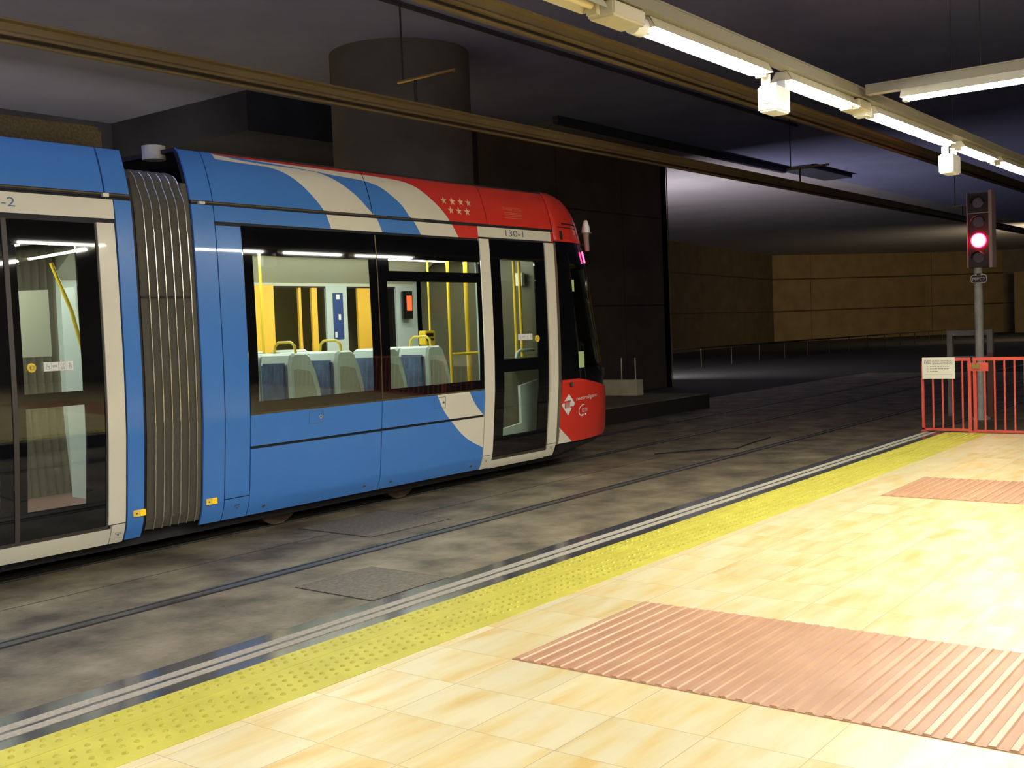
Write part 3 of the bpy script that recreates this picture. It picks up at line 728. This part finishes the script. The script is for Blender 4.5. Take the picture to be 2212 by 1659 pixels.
# screens and pillars
mb = MB(); npatch(mb, 1.27, 2.855, .012, .17, 'frit', nt_=8); npatch(mb, 1.27, 2.855, PI-.17, PI-.012, 'frit', nt_=8)
npatch(mb, 2.60, 2.855, .17, PI-.17, 'frit', nt_=40); tb(mb, 'cab_pillar')
mb = MB(); npatch(mb, 1.27, 2.60, .17, PI-.17, 'windscreen', t=.006, nt_=50); ws = tb(mb, 'windscreen')
mb = MB(); npatch(mb, .33, 2.85, .001, .014, 'bead', nt_=2, out=.001, t=.01); tb(mb, 'cab_seal')
mb = MB(); npatch(mb, 2.865, 3.49, .004, PI-.004, 'red', nt_=60, nz=18)
n = 40; top = [nose(PI*k/n, 3.49) for k in range(n+1)]
mb.add(top+[(XS, YC, 3.53)], [(k, k+1, n+1) for k in range(n)], 'red', True); fr = tb(mb, 'front_roof_fairing', None, True)
def nose_strip(x0, x1, z0, z1, m, name, parent=None, out=.004):
    mb = MB(); npatch(mb, z0, z1, lambda z: th_of(x0, z), lambda z: th_of(x1, z), m, out=out, t=.004, nt_=6, nz=2); return tb(mb, name, parent)
nose_strip(11.52, 11.98, 3.085, 3.105, 'seam', 'air_slot', fr); nose_strip(11.42, 11.98, 3.04, 3.052, 'seam', 'air_slot', fr); nose_strip(11.44, 11.50, 2.89, 3.0, 'seam', 'air_slot', fr)
# marks on the bumper
def on_nose(pts, fs, m, name, out=.006, parent=None):
    mb = MB(); mb.add([nose(th_of(x, z), z, out) for x, z in pts], fs, m); return tb(mb, name, parent or bumper)
def ntext(s, x0, x1, z0, z1, m, name, dz=0., shear=0.):
    vs, fs = text_mesh(s, 1.); xs = [v[0] for v in vs]; ys = [v[1] for v in vs]
    ax, bx, ay, by = min(xs), max(xs), min(ys), max(ys)
    P = []
    for v in vs:
        u = (v[0]-ax)/(bx-ax); w = (v[1]-ay)/(by-ay); P.append((x0+(x1-x0)*u, z0+(z1-z0)*w+dz*u))
    return on_nose(P, fs, m, name)
LC = (11.505, .818)
def rel(pts, w=.155, h=.135): return [(LC[0]+a*w, LC[1]+b*h) for a, b in pts]
up = rel([(0.03, 1), (.95, .12), (.98, -.05), (.80, -.22), (.32, -.18), (.32, .40), (-.62, .34)])
dnp = rel([(-.98, .02), (-.80, .17), (-.52, .17), (-.50, -.33), (.55, -.33), (.05, -1), (-.0, -1)])
on_nose(up, [(0, 1, 2, 3, 4, 5, 6)], 'sticker', 'logo'); on_nose(dnp, [tuple(range(7))], 'sticker', 'logo')
for a in (-.36, -.16, .04, .22):
    on_nose(rel([(a, -.34), (a+.09, -.34), (a+.09, .22), (a, .22)]), [(0, 1, 2, 3)], 'sticker', 'logo')
ntext('metroligero', 11.70, 12.30, .838, .905, 'sticker', 'logo_lettering', dz=.012)
pts = []; fs = []
for k in range(11):
    a = math.radians(80+k*16.5); 
    for r in (.062, .072): pts.append((11.90+r*1.9*math.cos(a), .715+r*math.sin(a)*1.15))
fs = [(2*k, 2*k+1, 2*k+3, 2*k+2) for k in range(10)]
on_nose(pts, fs, 'sticker', 'round_emblem')
ntext('CRTM', 11.86, 12.00, .69, .745, 'sticker', 'round_emblem')
for i in range(3):
    c = (11.86+.05*i, .655+.004*i); pp = [(c[0]+.018*math.cos(2*PI*k/8), c[1]+.013*math.sin(2*PI*k/8)) for k in range(8)]; on_nose(pp, [tuple(range(8))], 'sticker', 'round_emblem')
mb = MB(); c = Vector(nose(th_of(11.56, 1.07), 1.07, .0)); mb.tube([c, c+Vector((.0, -.02, 0))], .032, 'signalbox', 14); mb.tube([c+Vector((0, -.02, 0)), c+Vector((0, -.028, 0))], .02, 'lens', 12); tb(mb, 'corner_lamp', bumper)
# wing camera, red lamp, cab bits
mb = MB(); c = Vector((12.22, 7.98, 3.04)); mb.tube([c+Vector((0, 0, -.02)), c+Vector((0, 0, .05)), c+Vector((0, 0, .14))], [.055, .05, .022], 'white', 12); mb.tube([c+Vector((0, .14, -.03)), c+Vector((.0, 0, -.03))], .012, 'signalbox', 8)
mb.tube([c+Vector((0, 0, -.02)), c+Vector((0, 0, -.10)), c+Vector((.02, 0, -.26))], [.045, .035, .03], 'frame', 10); mb.tube([c+Vector((.0, -.0, -.02)), c+Vector((.09, -.02, -.02))], .01, 'bead', 6); tb(mb, 'wing_camera')
mb = MB(); p = Vector(nose(th_of(12.04, 2.76), 2.76, .02)); q_ = Vector(nose(th_of(12.10, 2.62), 2.62, .02)); mb.tube([p, q_], .011, 'redled', 8); tb(mb, 'red_lamp')
mb = MB(); mb.box(12.32, 12.42, 8.33, 8.335, 2.27, 2.43, 'paleyellow'); tb(mb, 'cab_label')
mb = MB(); mb.box(12.73, 12.86, 8.50, 8.505, 1.23, 1.45, 'paleyellow'); tb(mb, 'cab_label')
mb = MB(); npatch(mb, 1.30, 2.56, lambda z: .78, lambda z: 1.04, 'innerpost', out=-.035, nt_=6); tb(mb, 'cab_inner_pillar')
# wiper
mb = MB(); pts = [nose(th_of(12.30, 1.30), 1.30, .02), nose(th_of(12.22, 1.7), 1.7, .03), nose(th_of(12.03, 2.15), 2.15, .02)]; mb.tube(pts, .009, 'seam', 6); tb(mb, 'wiper', ws)
mb = MB(); mb.box(11.5, 12.9, 8.2, 9.86, 1.10, 1.22, 'dark'); mb.box(12.2, 12.8, 8.6, 9.6, 1.22, 1.30, 'dark'); tb(mb, 'dashboard')
mb = MB(); mb.box(11.30, 11.33, 7.97, 10.09, .4, 2.75, 'bulk'); tb(mb, 'cab_bulkhead')
mb = MB(); mb.box(11.33, 12.4, 8.2, 9.9, .38, .42, 'dark'); tb(mb, 'cab_floor')
mb = MB(); mb.box(11.33, 12.5, 8.1, 9.96, 2.86, 2.90, 'dark'); tb(mb, 'cab_lining')

# ---- far side shell, floor, ceiling, underframe
mb = MB()
for x0, x1 in ((2.4, 5.33), (5.93, 11.28)):
    slab(mb, .2, 1.13, x0, x1, 'blue', .04, 0, side=-1); slab(mb, 2.60, 3.45, x0, x1, 'blue', .04, 0, side=-1)
tb(mb, 'far_side_panel')
def far_in(mb, x0, x1, z0, z1, m, t=.03): slab(mb, z0, z1, x0, x1, m, t, -.045, side=-1)
mb = MB(); far_in(mb, 2.4, 5.33, .38, 1.15, 'inwall'); far_in(mb, 5.93, 11.28, .38, 1.15, 'inwall'); far_in(mb, 2.4, 5.33, 2.40, 2.75, 'inwall'); far_in(mb, 5.93, 11.28, 2.42, 2.75, 'inceil')
far_in(mb, 9.60, 9.96, 1.1, 2.5, 'inwall'); far_in(mb, 5.93, 6.3, 1.1, 2.5, 'inwall'); far_in(mb, 10.87, 11.28, 1.1, 2.5, 'inwall'); far_in(mb, 4.95, 5.33, 1.1, 2.5, 'inwall'); far_in(mb, 2.4, 3.2, 1.1, 2.5, 'inwall'); tb(mb, 'interior_wall')
mb = MB(); far_in(mb, 8.44, 8.76, 1.1, 2.44, 'inyellow'); tb(mb, 'interior_panel')
for x0, x1 in ((10.15, 10.42), (9.15, 9.19), (9.36, 9.45)):
    mb = MB(); far_in(mb, x0, x1, 1.1, 2.40, 'inyellow'); tb(mb, 'interior_panel')
mb = MB(); slab(mb, 1.76, 2.34, 9.71, 9.88, 'notice', .004, -.035-.045, side=-1)
slab(mb, 2.26, 2.32, 9.76, 9.82, 'sticker', .002, -.042-.045, side=-1); slab(mb, 2.00, 2.07, 9.79, 9.83, 'sticker', .002, -.042-.045, side=-1); slab(mb, 1.78, 1.85, 9.72, 9.755, 'sticker', .002, -.042-.045, side=-1); tb(mb, 'notice_board')
for x0, x1 in ((6.3, 8.44), (8.76, 9.60), (9.97, 10.86)):
    mb = MB(); slab(mb, 1.14, 2.60, x0, x1, 'clear', .006, 0, side=-1); w = tb(mb, 'window')
mb = MB()
for z in (2.40,): slab(mb, z, z+.05, 5.93, 11.28, 'seam', .03, -.03, side=-1)
tb(mb, 'far_window_frame')
for x0, x1 in ((3.2, 4.95),):
    mb = MB(); slab(mb, 1.14, 2.60, x0, x1, 'clear', .006, 0, side=-1); tb(mb, 'window')
# pale notice on the far window of the rear car
mb = MB(); pts = [(5.02, 2.23), (5.08, 2.30), (5.36, 2.31), (5.36, 1.72), (5.02, 1.72)]; 
vs = [(x, 9.2, z) for x, z in pts]+[(x, 9.22, z) for x, z in pts]; mb.add(vs, [(0, 1, 2, 3, 4), (9, 8, 7, 6, 5)]+[(i, (i+1) % 5, 5+(i+1) % 5, 5+i) for i in range(5)], 'inceil'); tb(mb, 'interior_screen')
mb = MB(); mb.box(2.4, 11.28, 7.97, 10.09, .33, .38, 'infloor'); tb(mb, 'tram_floor')
mb = MB(); mb.box(2.4, 5.33, 7.90, 10.16, 2.72, 2.76, 'inceil'); mb.box(5.93, 11.28, 7.90, 10.16, 2.72, 2.76, 'inceil')
mb.prism([(7.90, 2.60), (7.90, 2.72), (8.25, 2.72)], 0, 5.95, 11.2, 'inceil'); mb.prism([(10.16, 2.45), (10.16, 2.72), (9.75, 2.72)], 0, 5.95, 11.2, 'inceil'); mb.prism([(10.16, 2.45), (10.16, 2.72), (9.75, 2.72)], 0, 2.4, 5.3, 'inceil')
tb(mb, 'interior_ceiling')
mb = MB(); mb.box(6.1, 11.0, 8.62, 8.72, 2.705, 2.719, 'instrip'); mb.box(6.1, 11.0, 9.34, 9.44, 2.705, 2.719, 'instrip'); mb.box(2.6, 5.2, 8.62, 8.72, 2.705, 2.719, 'instrip'); mb.box(2.6, 5.2, 9.34, 9.44, 2.705, 2.719, 'instrip'); tb(mb, 'interior_light')
mb = MB(); mb.box(2.4, 5.33, 7.99, 10.06, 3.34, 3.37, 'dark'); mb.box(5.93, 11.28, 8.02, 10.04, 3.44, 3.475, 'dark'); tb(mb, 'roof')
mb = MB(); mb.box(2.4, 2.44, 8.0, 10.06, .3, 3.4, 'dark'); mb.box(2.4, 12.0, 8.12, 9.94, .12, .33, 'dark'); tb(mb, 'underframe')
for x in (7.05, 8.78):
    for y in (8.33, 9.73):
        mb = MB(); mb.tube([(x, y-.06, .308), (x, y+.06, .308)], .30, 'wheel', 32); mb.tube([(x, y-.075, .30), (x, y-.06, .30)], .10, 'dark', 16); tb(mb, 'wheel')
mb = MB(); mb.cbox((3.4, YC, 3.495), (4.0, 1.5, .24), 'roofgear', bev=.03); tb(mb, 'roof_equipment')
mb = MB(); mb.tube([(5.93, 8.35, 3.40), (5.93, 8.35, 3.52)], .10, 'galv', 14); tb(mb, 'roof_fitting')

# ---- seats: shell wedge with blue cushion and yellow grab handle
def seat(x, y0, w, handle=False, top=1.65, face=-1, col_='seatshell'):
    """face -1: the cushion looks towards -X"""
    f = -face
    prof = [(0, .80), (0, top-.10), (.02, top-.02), (.06, top), (.22, top), (.27, top-.03), (.335, top-.17), (.385, top-.34), (.41, top-.56), (.42, .80)]
    P = [(x+f*a, z) for a, z in prof]; mb = MB(); n = len(P)
    ys = [y0, y0+.03, y0+w-.03, y0+w]; ins = [.016, 0, 0, .016]
    cx = x+f*.17; rings = []
    for y, s in zip(ys, ins): rings.append([(a+(s if a < cx else -s), y, z-(s if z > 1.2 else 0)) for a, z in P])
    vs = [p for r in rings for p in r]; fs = [(i*n+k, i*n+(k+1) % n, (i+1)*n+(k+1) % n, (i+1)*n+k) for i in range(3) for k in range(n)]
    fs += [tuple(range(n)), tuple(range(3*n, 4*n))]; mb.add(vs, fs, col_)
    mb.box(min(x, x-f*.44), max(x, x-f*.44), y0, y0+w, .76, .84, col_); mb.box(x-.05 if f > 0 else x-.3, x+.3 if f > 0 else x+.05, y0+.1, y0+w-.1, .38, .80, col_)
    s = tb(mb, 'seat')
    mb = MB(); mb.cbox((x-f*.012, y0+w/2, 1.20), (.045, w-.09, .72), 'seatblue', bev=.02); mb.cbox((x-f*.24, y0+w/2, .86), (.40, w-.07, .06), 'seatblue', bev=.02); tb(mb, 'cushion', s)
    mb = MB(); sp_ = [(x+f*a, z) for a, z in ((.045, .84), (.045, top-.16), (.10, top-.15), (.25, top-.18), (.315, top-.36), (.345, top-.56), (.355, .84))]; mb.prism(sp_, 1, y0-.006, y0+.01, 'seatside'); tb(mb, 'side_panel', s)
    if handle:
        hx = x+f*.13
        mb = MB(); mb.tube([(hx, y0+.05, top-.04), (hx, y0+.07, top+.07), (hx, y0+.12, top+.105), (hx, y0+.30, top+.105), (hx, y0+.35, top+.07), (hx, y0+.37, top-.04)], .014, 'yellow', 8); tb(mb, 'grab_handle', s)
    return s
for x in (7.06, 7.66, 9.02):
    seat(x, 8.00, .44, True); seat(x, 8.47, .44, False)
seat(8.30, 8.00, .44, False, face=-1)
for x in (6.7, 7.9, 8.5):
    seat(x, 9.58, .42, False, top=1.66)
# yellow poles and validator
def pole(x, y, z0=.38, z1=2.72, r=.017, name='pole'):
    mb = MB(); mb.tube([(x, y, z0), (x, y, z1)], r, 'yellow', 10); return tb(mb, name)
pole(9.90, 8.72, 1.6, 2.72, .012); pole(10.24, 8.70, .38, 2.72, .019); pole(10.60, 8.72, .38, 2.72, .026)
mb = MB(); mb.tube([(10.24, 8.70, 1.52), (10.80, 8.70, 1.52)], .018, 'yellow', 8); tb(mb, 'pole')
pole(10.96, 8.24, 1.45, 2.72, .018); pole(11.10, 8.26, 1.45, 2.72, .02); pole(8.02, 9.5, .38, 2.72, .015); pole(9.99, 9.7, .38, 2.72, .015)
mb = MB(); mb.cbox((9.84, 8.72, 1.735), (.17, .12, .17), 'yellow', bev=.01); mb.cbox((9.82, 8.655, 1.77), (.12, .01, .04), 'seam'); mb.cbox((9.82, 8.655, 1.715), (.12, .01, .03), 'seam'); tb(mb, 'ticket_validator')
mb = MB(); mb.box(10.94, 11.08, 10.05, 10.12, 1.99, 2.36, 'frit'); mb.box(10.965, 11.055, 10.04, 10.05, 2.10, 2.30, 'redpanel'); tb(mb, 'control_panel')
mb = MB(); mb.prism([(10.86, 1.10), (11.285, 1.16), (11.285, .40), (10.45, .40), (10.45, .60), (10.86, .64)], 1, 8.13, 8.17, 'inwall'); tb(mb, 'partition')
mb = MB(); mb.box(10.84, 11.285, 8.10, 8.60, 1.34, 1.44, 'frit'); mb.tube([(10.82, 8.15, 1.44), (10.84, 8.15, 1.50), (10.90, 8.15, 1.53), (11.2, 8.15, 1.53)], .018, 'seatshell', 8); tb(mb, 'driver_desk')
mb = MB(); mb.box(11.20, 11.26, 8.3, 8.4, 2.34, 2.5, 'sticker'); tb(mb, 'interior_sticker')
mb = MB(); mb.box(9.90, 9.95, 7.96, 8.00, 1.12, 2.6, 'inwall'); tb(mb, 'interior_pillar')
# diagonal grab pole in the rear car
mb = MB(); mb.tube([(5.05, 8.6, 2.5), (5.18, 8.55, 2.1), (5.28, 8.4, 1.3)], .016, 'yellow', 8); tb(mb, 'pole')
mb = MB(); mb.box(5.24, 5.30, 8.3, 8.8, .5, 2.3, 'inwall'); tb(mb, 'interior_pillar')

# ------------------------------------------------------------------ OVERHEAD CONDUCTOR RAILS
def conductor(y, label, supports):
    r = empty('overhead_conductor_rail', (10, y, 4.5), label, 'overhead rail', 'overhead conductor rails above the two tracks')
    x0, x1 = -20, 60
    mb = MB()
    mb.prism([(-.055, .085), (-.055, .065), (-.02, .05), (-.02, -.01), (-.045, -.035), (-.045, -.06), (.045, -.06), (.045, -.035), (.02, -.01), (.02, .05), (.055, .065), (.055, .085)], 0, x0, x1, 'catenary'); mb.build('rail_profile', r)
    mb = MB(); mb.prism([(-.022, -.118), (-.026, -.10), (-.012, -.085), (.012, -.085), (.026, -.10), (.022, -.118)], 0, x0, x1, 'catenary'); mb.build('contact_wire', r)
    mb = MB(); mb.prism([(-.008, -.09), (-.008, -.055), (.008, -.055), (.008, -.09)], 0, x0, x1, 'railing'); mb.build('web', r)
    for sx in supports:
        mb = MB(); mb.tube([(sx-10, -.62, .38), (sx-10, .28, .38)], .022, 'brass', 8); mb.tube([(sx-10, 0, .38), (sx-10, 0, .085)], .018, 'railing', 8); mb.tube([(sx-10, .20, .38), (sx-10, .20, 2.0)], .012, 'railing', 8); mb.build('support_bracket', r)
conductor(9.05, 'brown rigid conductor rail hanging above the tram', (-2.0, 10.2, 22.0, 34.0))
conductor(5.80, 'brown rigid conductor rail hanging over the open near track', (-3.0, 31.0))

# ------------------------------------------------------------------ LIGHTING TRUNKING AND TUBES
TZH = 3.40; TY = 3.0
def trunk(p, q, label):
    p = Vector(p); q = Vector(q); d = (q-p); Lg = d.length; r = empty('cable_trunking', p, label, 'trunking'); r.rotation_euler.z = math.atan2(d.y, d.x)
    mb = MB(); mb.prism([(-.045, .0), (.045, .0), (.045, .065), (-.045, .065)], 0, 0, Lg, 'trunk'); mb.box(0, Lg, -.052, .052, .06, .07, 'trunk'); mb.build('channel', r)
    k = .8
    while k < Lg:
        mb = MB(); mb.tube([(k, 0, .06), (k, 0, CZ-p.z)], .003, 'railing', 6); mb.build('hanger', r); k += 9.0
    return r
trunk((-8, 2.95, 3.43), (22, 2.95, 3.43), 'long cream cable trunking carrying the row of lamps over the platform')
trunk((8.27, 2.86, 3.43), (8.27, -7.5, 3.43), 'cream cable trunking branching off to the right across the platform')
trunk((2.0, .28, 3.43), (7.9, .28, 3.43), 'cream cable trunking out of view at right holding the added fill lamps')  # carries the unseen lamps added for the right of the platform
trunk((-8, -3.2, 3.43), (7.9, -3.2, 3.43), 'cream cable trunking over the back of the platform behind the viewer')
trunk((-1.2, 2.86, 3.43), (-1.2, -3.1, 3.43), 'cream cable trunking crossing the platform behind the viewer')
def fluo(p, length, rz, lit, label, group='fluorescent lamps on the trunking'):
    r = empty('fluorescent_lamp', p, label, 'lamp', group); r.rotation_euler.z = rz
    mb = MB(); L2 = length
    mb.add([(0, -.078, -.020), (L2, -.078, -.020), (L2, -.042, .044), (0, -.042, .044), (0, .078, -.020), (L2, .078, -.020), (L2, .042, .044), (0, .042, .044)],
           [(0, 1, 2, 3), (4, 5, 6, 7), (3, 2, 6, 7)], 'fixture')
    mb.add([(0, -.074, -.020), (L2, -.074, -.020), (L2, -.038, .041), (0, -.038, .041), (0, .074, -.020), (L2, .074, -.020), (L2, .038, .041), (0, .038, .041)], [(0, 1, 2, 3), (4, 5, 6, 7), (3, 2, 6, 7), (0, 3, 7, 4), (1, 2, 6, 5)], 'fixture')
    mb.build('reflector', r)
    mb = MB(); mb.tube([(.04, 0, .0), (L2-.04, 0, .0)], .044 if lit else .018, 'tube' if lit else 'tube_off', 12); mb.build('tube', r)
    for x in (.02, L2-.02):
        mb = MB(); mb.cbox((x, 0, .0), (.030, .06, .09), 'fixture'); mb.build('end_cap', r)
ZL = 3.385
fluo((3.45, 3.0, ZL), 1.30, 0, False, 'unlit fluorescent lamp at the top edge of the picture before the bright row')
fluo((5.22, 3.0, ZL), 1.50, 0, True, 'long lit fluorescent lamp, the nearest and largest of the bright row')
fluo((7.02, 3.0, ZL), 1.22, 0, True, 'lit fluorescent lamp between the near white hanging box and the branch trunking')
fluo((8.72, 3.0, ZL), 2.10, 0, True, 'lit fluorescent lamp just past the branching trunking')
fluo((11.15, 3.0, ZL), 1.25, 0, True, 'lit fluorescent lamp after the second hanging white box')
fluo((12.65, 3.0, ZL), 1.40, 0, True, 'farthest lit fluorescent lamp of the bright row, nearest the red signal')
fluo((8.27, 2.60, ZL), 1.5, -PI/2, True, 'lit fluorescent lamp on the branch leaving the picture at right')
for i in range(4): fluo((8.27, .9-1.75*i, ZL), 1.5, -PI/2, True, 'fluorescent lamp farther along the branch out of view at right', 'fluorescent lamps out of view')
for i in range(5): fluo((1.6-2.1*i, 3.0, ZL), 1.5, 0, True, 'lit fluorescent lamp over the platform edge out of view at left', 'fluorescent lamps out of view')
for i in range(5): fluo((-4.2+2.4*i, -3.2, 3.385), 1.5, 0, True, 'lit fluorescent lamp behind the viewer', 'fluorescent lamps out of view')
for i in range(2): fluo((-1.2, 2.2-2.6*i, ZL), 1.5, -PI/2, True, 'lit fluorescent lamp across the platform behind the viewer', 'fluorescent lamps out of view')
mb = MB(); mb.cbox((8.40, 3.0, 3.385), (.26, .16, .075), 'fixture', bev=.01); mb.cbox((8.55, 3.0, 3.36), (.12, .12, .07), 'white', bev=.01)
o = mb.build('junction_box'); setp(o, 'small cream junction box where the branch trunking meets the lamp row', 'junction box')
mb = MB(); mb.cbox((4.96, 3.0, 3.385), (.32, .16, .08), 'fixture', bev=.01); mb.tube([(5.11, 3.0, 3.37), (5.205, 3.0, 3.37)], .05, 'white', 14)
o = mb.build('junction_box'); setp(o, 'cream end box before the nearest bright lamp at the top', 'junction box')
for x0, x1, z0, z1, lb in ((6.76, 7.03, 3.14, 3.33, 'white box hanging under the lamps, the nearer of two'), (10.72, 11.03, 3.09, 3.29, 'white box hanging under the lamps, the farther of two')):
    cx = (x0+x1)/2; w = x1-x0
    r = empty('speaker_box', (cx, 3.0, z0), lb, 'speaker', 'white boxes hanging under the trunking')
    mb = MB(); mb.cbox((0, 0, (z1-z0)/2-.012), (w*.86, .13, z1-z0-.024), 'white', bev=.012); mb.build('housing', r)
    for s in (-1, 1):
        mb = MB(); mb.box(s*w*.45-.006, s*w*.45+.006, -.03, .03, .05, z1-z0+.04, 'white'); mb.build('bracket', r)

for i in range(2): fluo((4.4+1.75*i, .3, ZL), 1.5, 0, True, 'added fluorescent fill lamp out of view at right', 'fluorescent lamps out of view')  # unseen lamps added to brighten the right side of the platform
# ------------------------------------------------------------------ RED GATE, SIGN, SIGNAL, FRAME
GX = 14.02
g = empty('barrier_gate', (GX, 3.2, .32), 'red barred metal gate closing the end of the platform', 'gate')
def gp(mb, name, parent=g):
    mb.v = [(a-GX, b-3.2, c-.32) for a, b, c in mb.v]; return mb.build(name, parent)
mb = MB(); mb.box(GX-.016, GX+.016, 3.665, 4.255, 1.195, 1.235, 'gatered'); mb.box(GX-.016, GX+.016, 3.665, 4.255, .335, .365, 'gatered'); mb.box(GX-.016, GX+.016, 4.225, 4.255, .335, 1.235, 'gatered'); mb.box(GX-.02, GX+.02, 3.665, 3.70, .335, 1.235, 'gatered'); gp(mb, 'gate_leaf')
for y in (4.12, 4.005, 3.885, 3.77):
    mb = MB(); mb.tube([(GX, y, .35), (GX, y, 1.21)], .0125, 'gatered', 8); gp(mb, 'bar')
mb = MB(); mb.box(GX-.016, GX+.016, -1.2, 3.625, 1.195, 1.235, 'gatered'); mb.box(GX-.016, GX+.016, -1.2, 3.625, .325, .355, 'gatered'); mb.box(GX-.02, GX+.02, 3.60, 3.64, .325, 1.235, 'gatered'); gp(mb, 'gate_leaf')
for i in range(40):
    y = 3.51-.112*i
    mb = MB(); mb.tube([(GX, y, .34), (GX, y, 1.21)], .0125, 'gatered', 8); gp(mb, 'bar')
mb = MB(); mb.box(GX-.03, GX-.02, 3.46, 3.70, 1.07, 1.17, 'gatered'); lk = gp(mb, 'lock_plate')
mb = MB(); mb.cbox((GX-.036, 3.60, 1.13), (.012, .09, .065), 'brass', bev=.003)
for y, z in ((3.64, 1.155), (3.60, 1.155), (3.56, 1.155), (3.56, 1.115), (3.64, 1.115)): mb.tube([(GX-.042, y, z), (GX-.047, y, z)], .006, 'bead', 6)
gp(mb, 'lock')
mb = MB(); mb.box(GX-.03, GX+.03, 4.20, 4.26, .322, .345, 'gatered'); mb.box(GX-.03, GX+.03, 3.60, 3.70, .322, .345, 'gatered'); gp(mb, 'foot_plate')
# notice on the gate (faces -X)
s = empty('warning_sign', (GX-.03, 4.04, .98), 'white printed warning notice fixed on the left end of the red gate', 'sign')
mb = MB(); mb.box(-.004, .004, -.195, .195, 0, .262, 'paper'); mb.build('board', s)
def sign_text(txt, y0, y1, z0, z1, m, name, parent, x=-.0055):
    vs, fs = text_mesh(txt, 1.); xs = [v[0] for v in vs]; ys = [v[1] for v in vs]; ax, bx, ay, by = min(xs), max(xs), min(ys), max(ys)
    mb = MB(); mb.add([(x, y0+(y1-y0)*(v[0]-ax)/(bx-ax), z0+(z1-z0)*(v[1]-ay)/(by-ay)) for v in vs], fs, m); mb.build(name, parent)
# reading direction towards -Y when seen from the platform
sign_text('AVISO', .172, .088, .182, .232, 'ink', 'lettering', s)
sign_text('QUEDA  PROHIBIDO', .075, -.165, .207, .230, 'ink', 'lettering', s)
sign_text('TERMINANTEMENTE', .075, -.165, .175, .197, 'ink', 'lettering', s)
mb = MB()
random.seed(3)
for z, y1 in ((.148, -.13), (.118, -.12), (.088, .02)):
    y = .10; mb.box(-.0058, -.004, .125, .135, z, z+.008, 'ink2')
    while y > y1:
        w = random.uniform(.012, .035); mb.box(-.0058, -.004, y-w, y, z, z+.008, 'ink2'); y -= w+.008
mb.box(-.0058, -.004, -.165, .165, .052, .054, 'ink2')
mb.build('lettering', s)

sg = empty('railway_signal', (19.2, 4.88, 0), 'tall railway signal on a pale post with its red light on', 'signal')
def sp(mb, name, parent=sg): return mb.build(name, parent)
mb = MB(); mb.tube([(0, 0, .02), (0, 0, 2.50)], .068, 'galv', 20); sp(mb, 'post')
mb = MB(); mb.tube([(0, 0, 0), (0, 0, .03)], .15, 'galv', 20); mb.tube([(0, 0, .03), (0, 0, .10)], [.09, .075], 'galv', 20)
for k in range(4): mb.tube([(.11*math.cos(k*PI/2+.8), .11*math.sin(k*PI/2+.8), .03), (.11*math.cos(k*PI/2+.8), .11*math.sin(k*PI/2+.8), .06)], .012, 'galv', 6)
sp(mb, 'base_plate')
head = MB(); head.box(-.10, .10, -.21, .12, 2.50, 3.71, 'signalbox'); head = sp(head, 'signal_head')
mb = MB(); mb.box(-.16, .10, -.265, -.215, 2.49, 3.74, 'signalside'); mb.box(-.12, .02, .12, .135, 2.50, 3.74, 'signalside'); mb.box(-.12, -.10, -.21, .12, 3.38, 3.395, 'signalside'); sp(mb, 'side_plate', head)
for z, m, r_ in ((3.55, 'lens', .085), (3.24, 'lens', .085), (2.94, 'redsignal', .118), (2.66, 'lens', .085)):
    mb = MB(); n = 24; mb.tube([(-.10, -.045, z), (-.125, -.045, z)], r_, m, n); sp(mb, 'lens', head)
    if m == 'redsignal':
        mb = MB(); mb.tube([(-.12, -.045, z), (-.13, -.045, z)], .096, 'redcore', n); sp(mb, 'lamp_core', head)
    else:
        mb = MB(); vs = []
        for k in range(13):
            a = PI*k/12
            for x in (-.10, -.22): vs.append((x, -.045+.10*math.cos(a), z+.10*math.sin(a)))
        mb.add(vs, [(2*k, 2*k+1, 2*k+3, 2*k+2) for k in range(12)], 'signalbox'); sp(mb, 'hood', head)
def rrect(w, h, r, x, n=5):
    pts = []
    for cx, cz, a0 in ((w/2-r, h/2-r, 0), (-w/2+r, h/2-r, 90), (-w/2+r, -h/2+r, 180), (w/2-r, -h/2+r, 270)):
        for k in range(n+1):
            a = math.radians(a0+90*k/n); pts.append((x, cx+r*math.cos(a), cz+r*math.sin(a)))
    return pts
mb = MB(); 
for w, h, r_, x0, m in ((.25, .135, .045, -.006, 'signwhite'), (.232, .117, .038, -.009, 'signplate')):
    a = rrect(w, h, r_, x0); b = rrect(w, h, r_, .02); n = len(a); mb.add(a+b, [tuple(range(n)), tuple(range(2*n-1, n-1, -1))]+[(i, (i+1) % n, n+(i+1) % n, n+i) for i in range(n)], m)
mb.tube([(0, 0, .06), (0, 0, .09)], .03, 'signplate', 10)
mb.box(.02, .06, -.03, .03, -.03, .03, 'signplate')
mb.v = [(a-.12, b-.04, c+2.315) for a, b, c in mb.v]; s2 = sp(mb, 'name_plate')
sign_text('M/PC2', .055, -.135, 2.289, 2.343, 'signwhite', 'lettering', s2, -.1305)

fr_ = empty('portal_frame', (19.75, 5.17, 0), 'grey steel portal frame standing behind the signal post', 'frame')
def fp(mb, name): mb.v = [(a, b, c) for a, b, c in mb.v]; return mb.build(name, fr_)
mb = MB(); mb.box(-.05, .05, -.37, .37, 1.38, 1.47, 'frame'); fp(mb, 'crossbar')
mb = MB(); mb.box(-.04, .04, -.28, .28, .95, 1.03, 'frame'); fp(mb, 'crossbar')
mb = MB(); mb.box(-.05, .05, .28, .37, 0, 1.38, 'frame'); fp(mb, 'leg')
mb = MB(); mb.box(-.05, .05, -.37, -.28, 1.08, 1.38, 'frame'); mb.box(-.05, .05, -.37, -.28, 0, 1.08, 'rustleg'); fp(mb, 'leg')
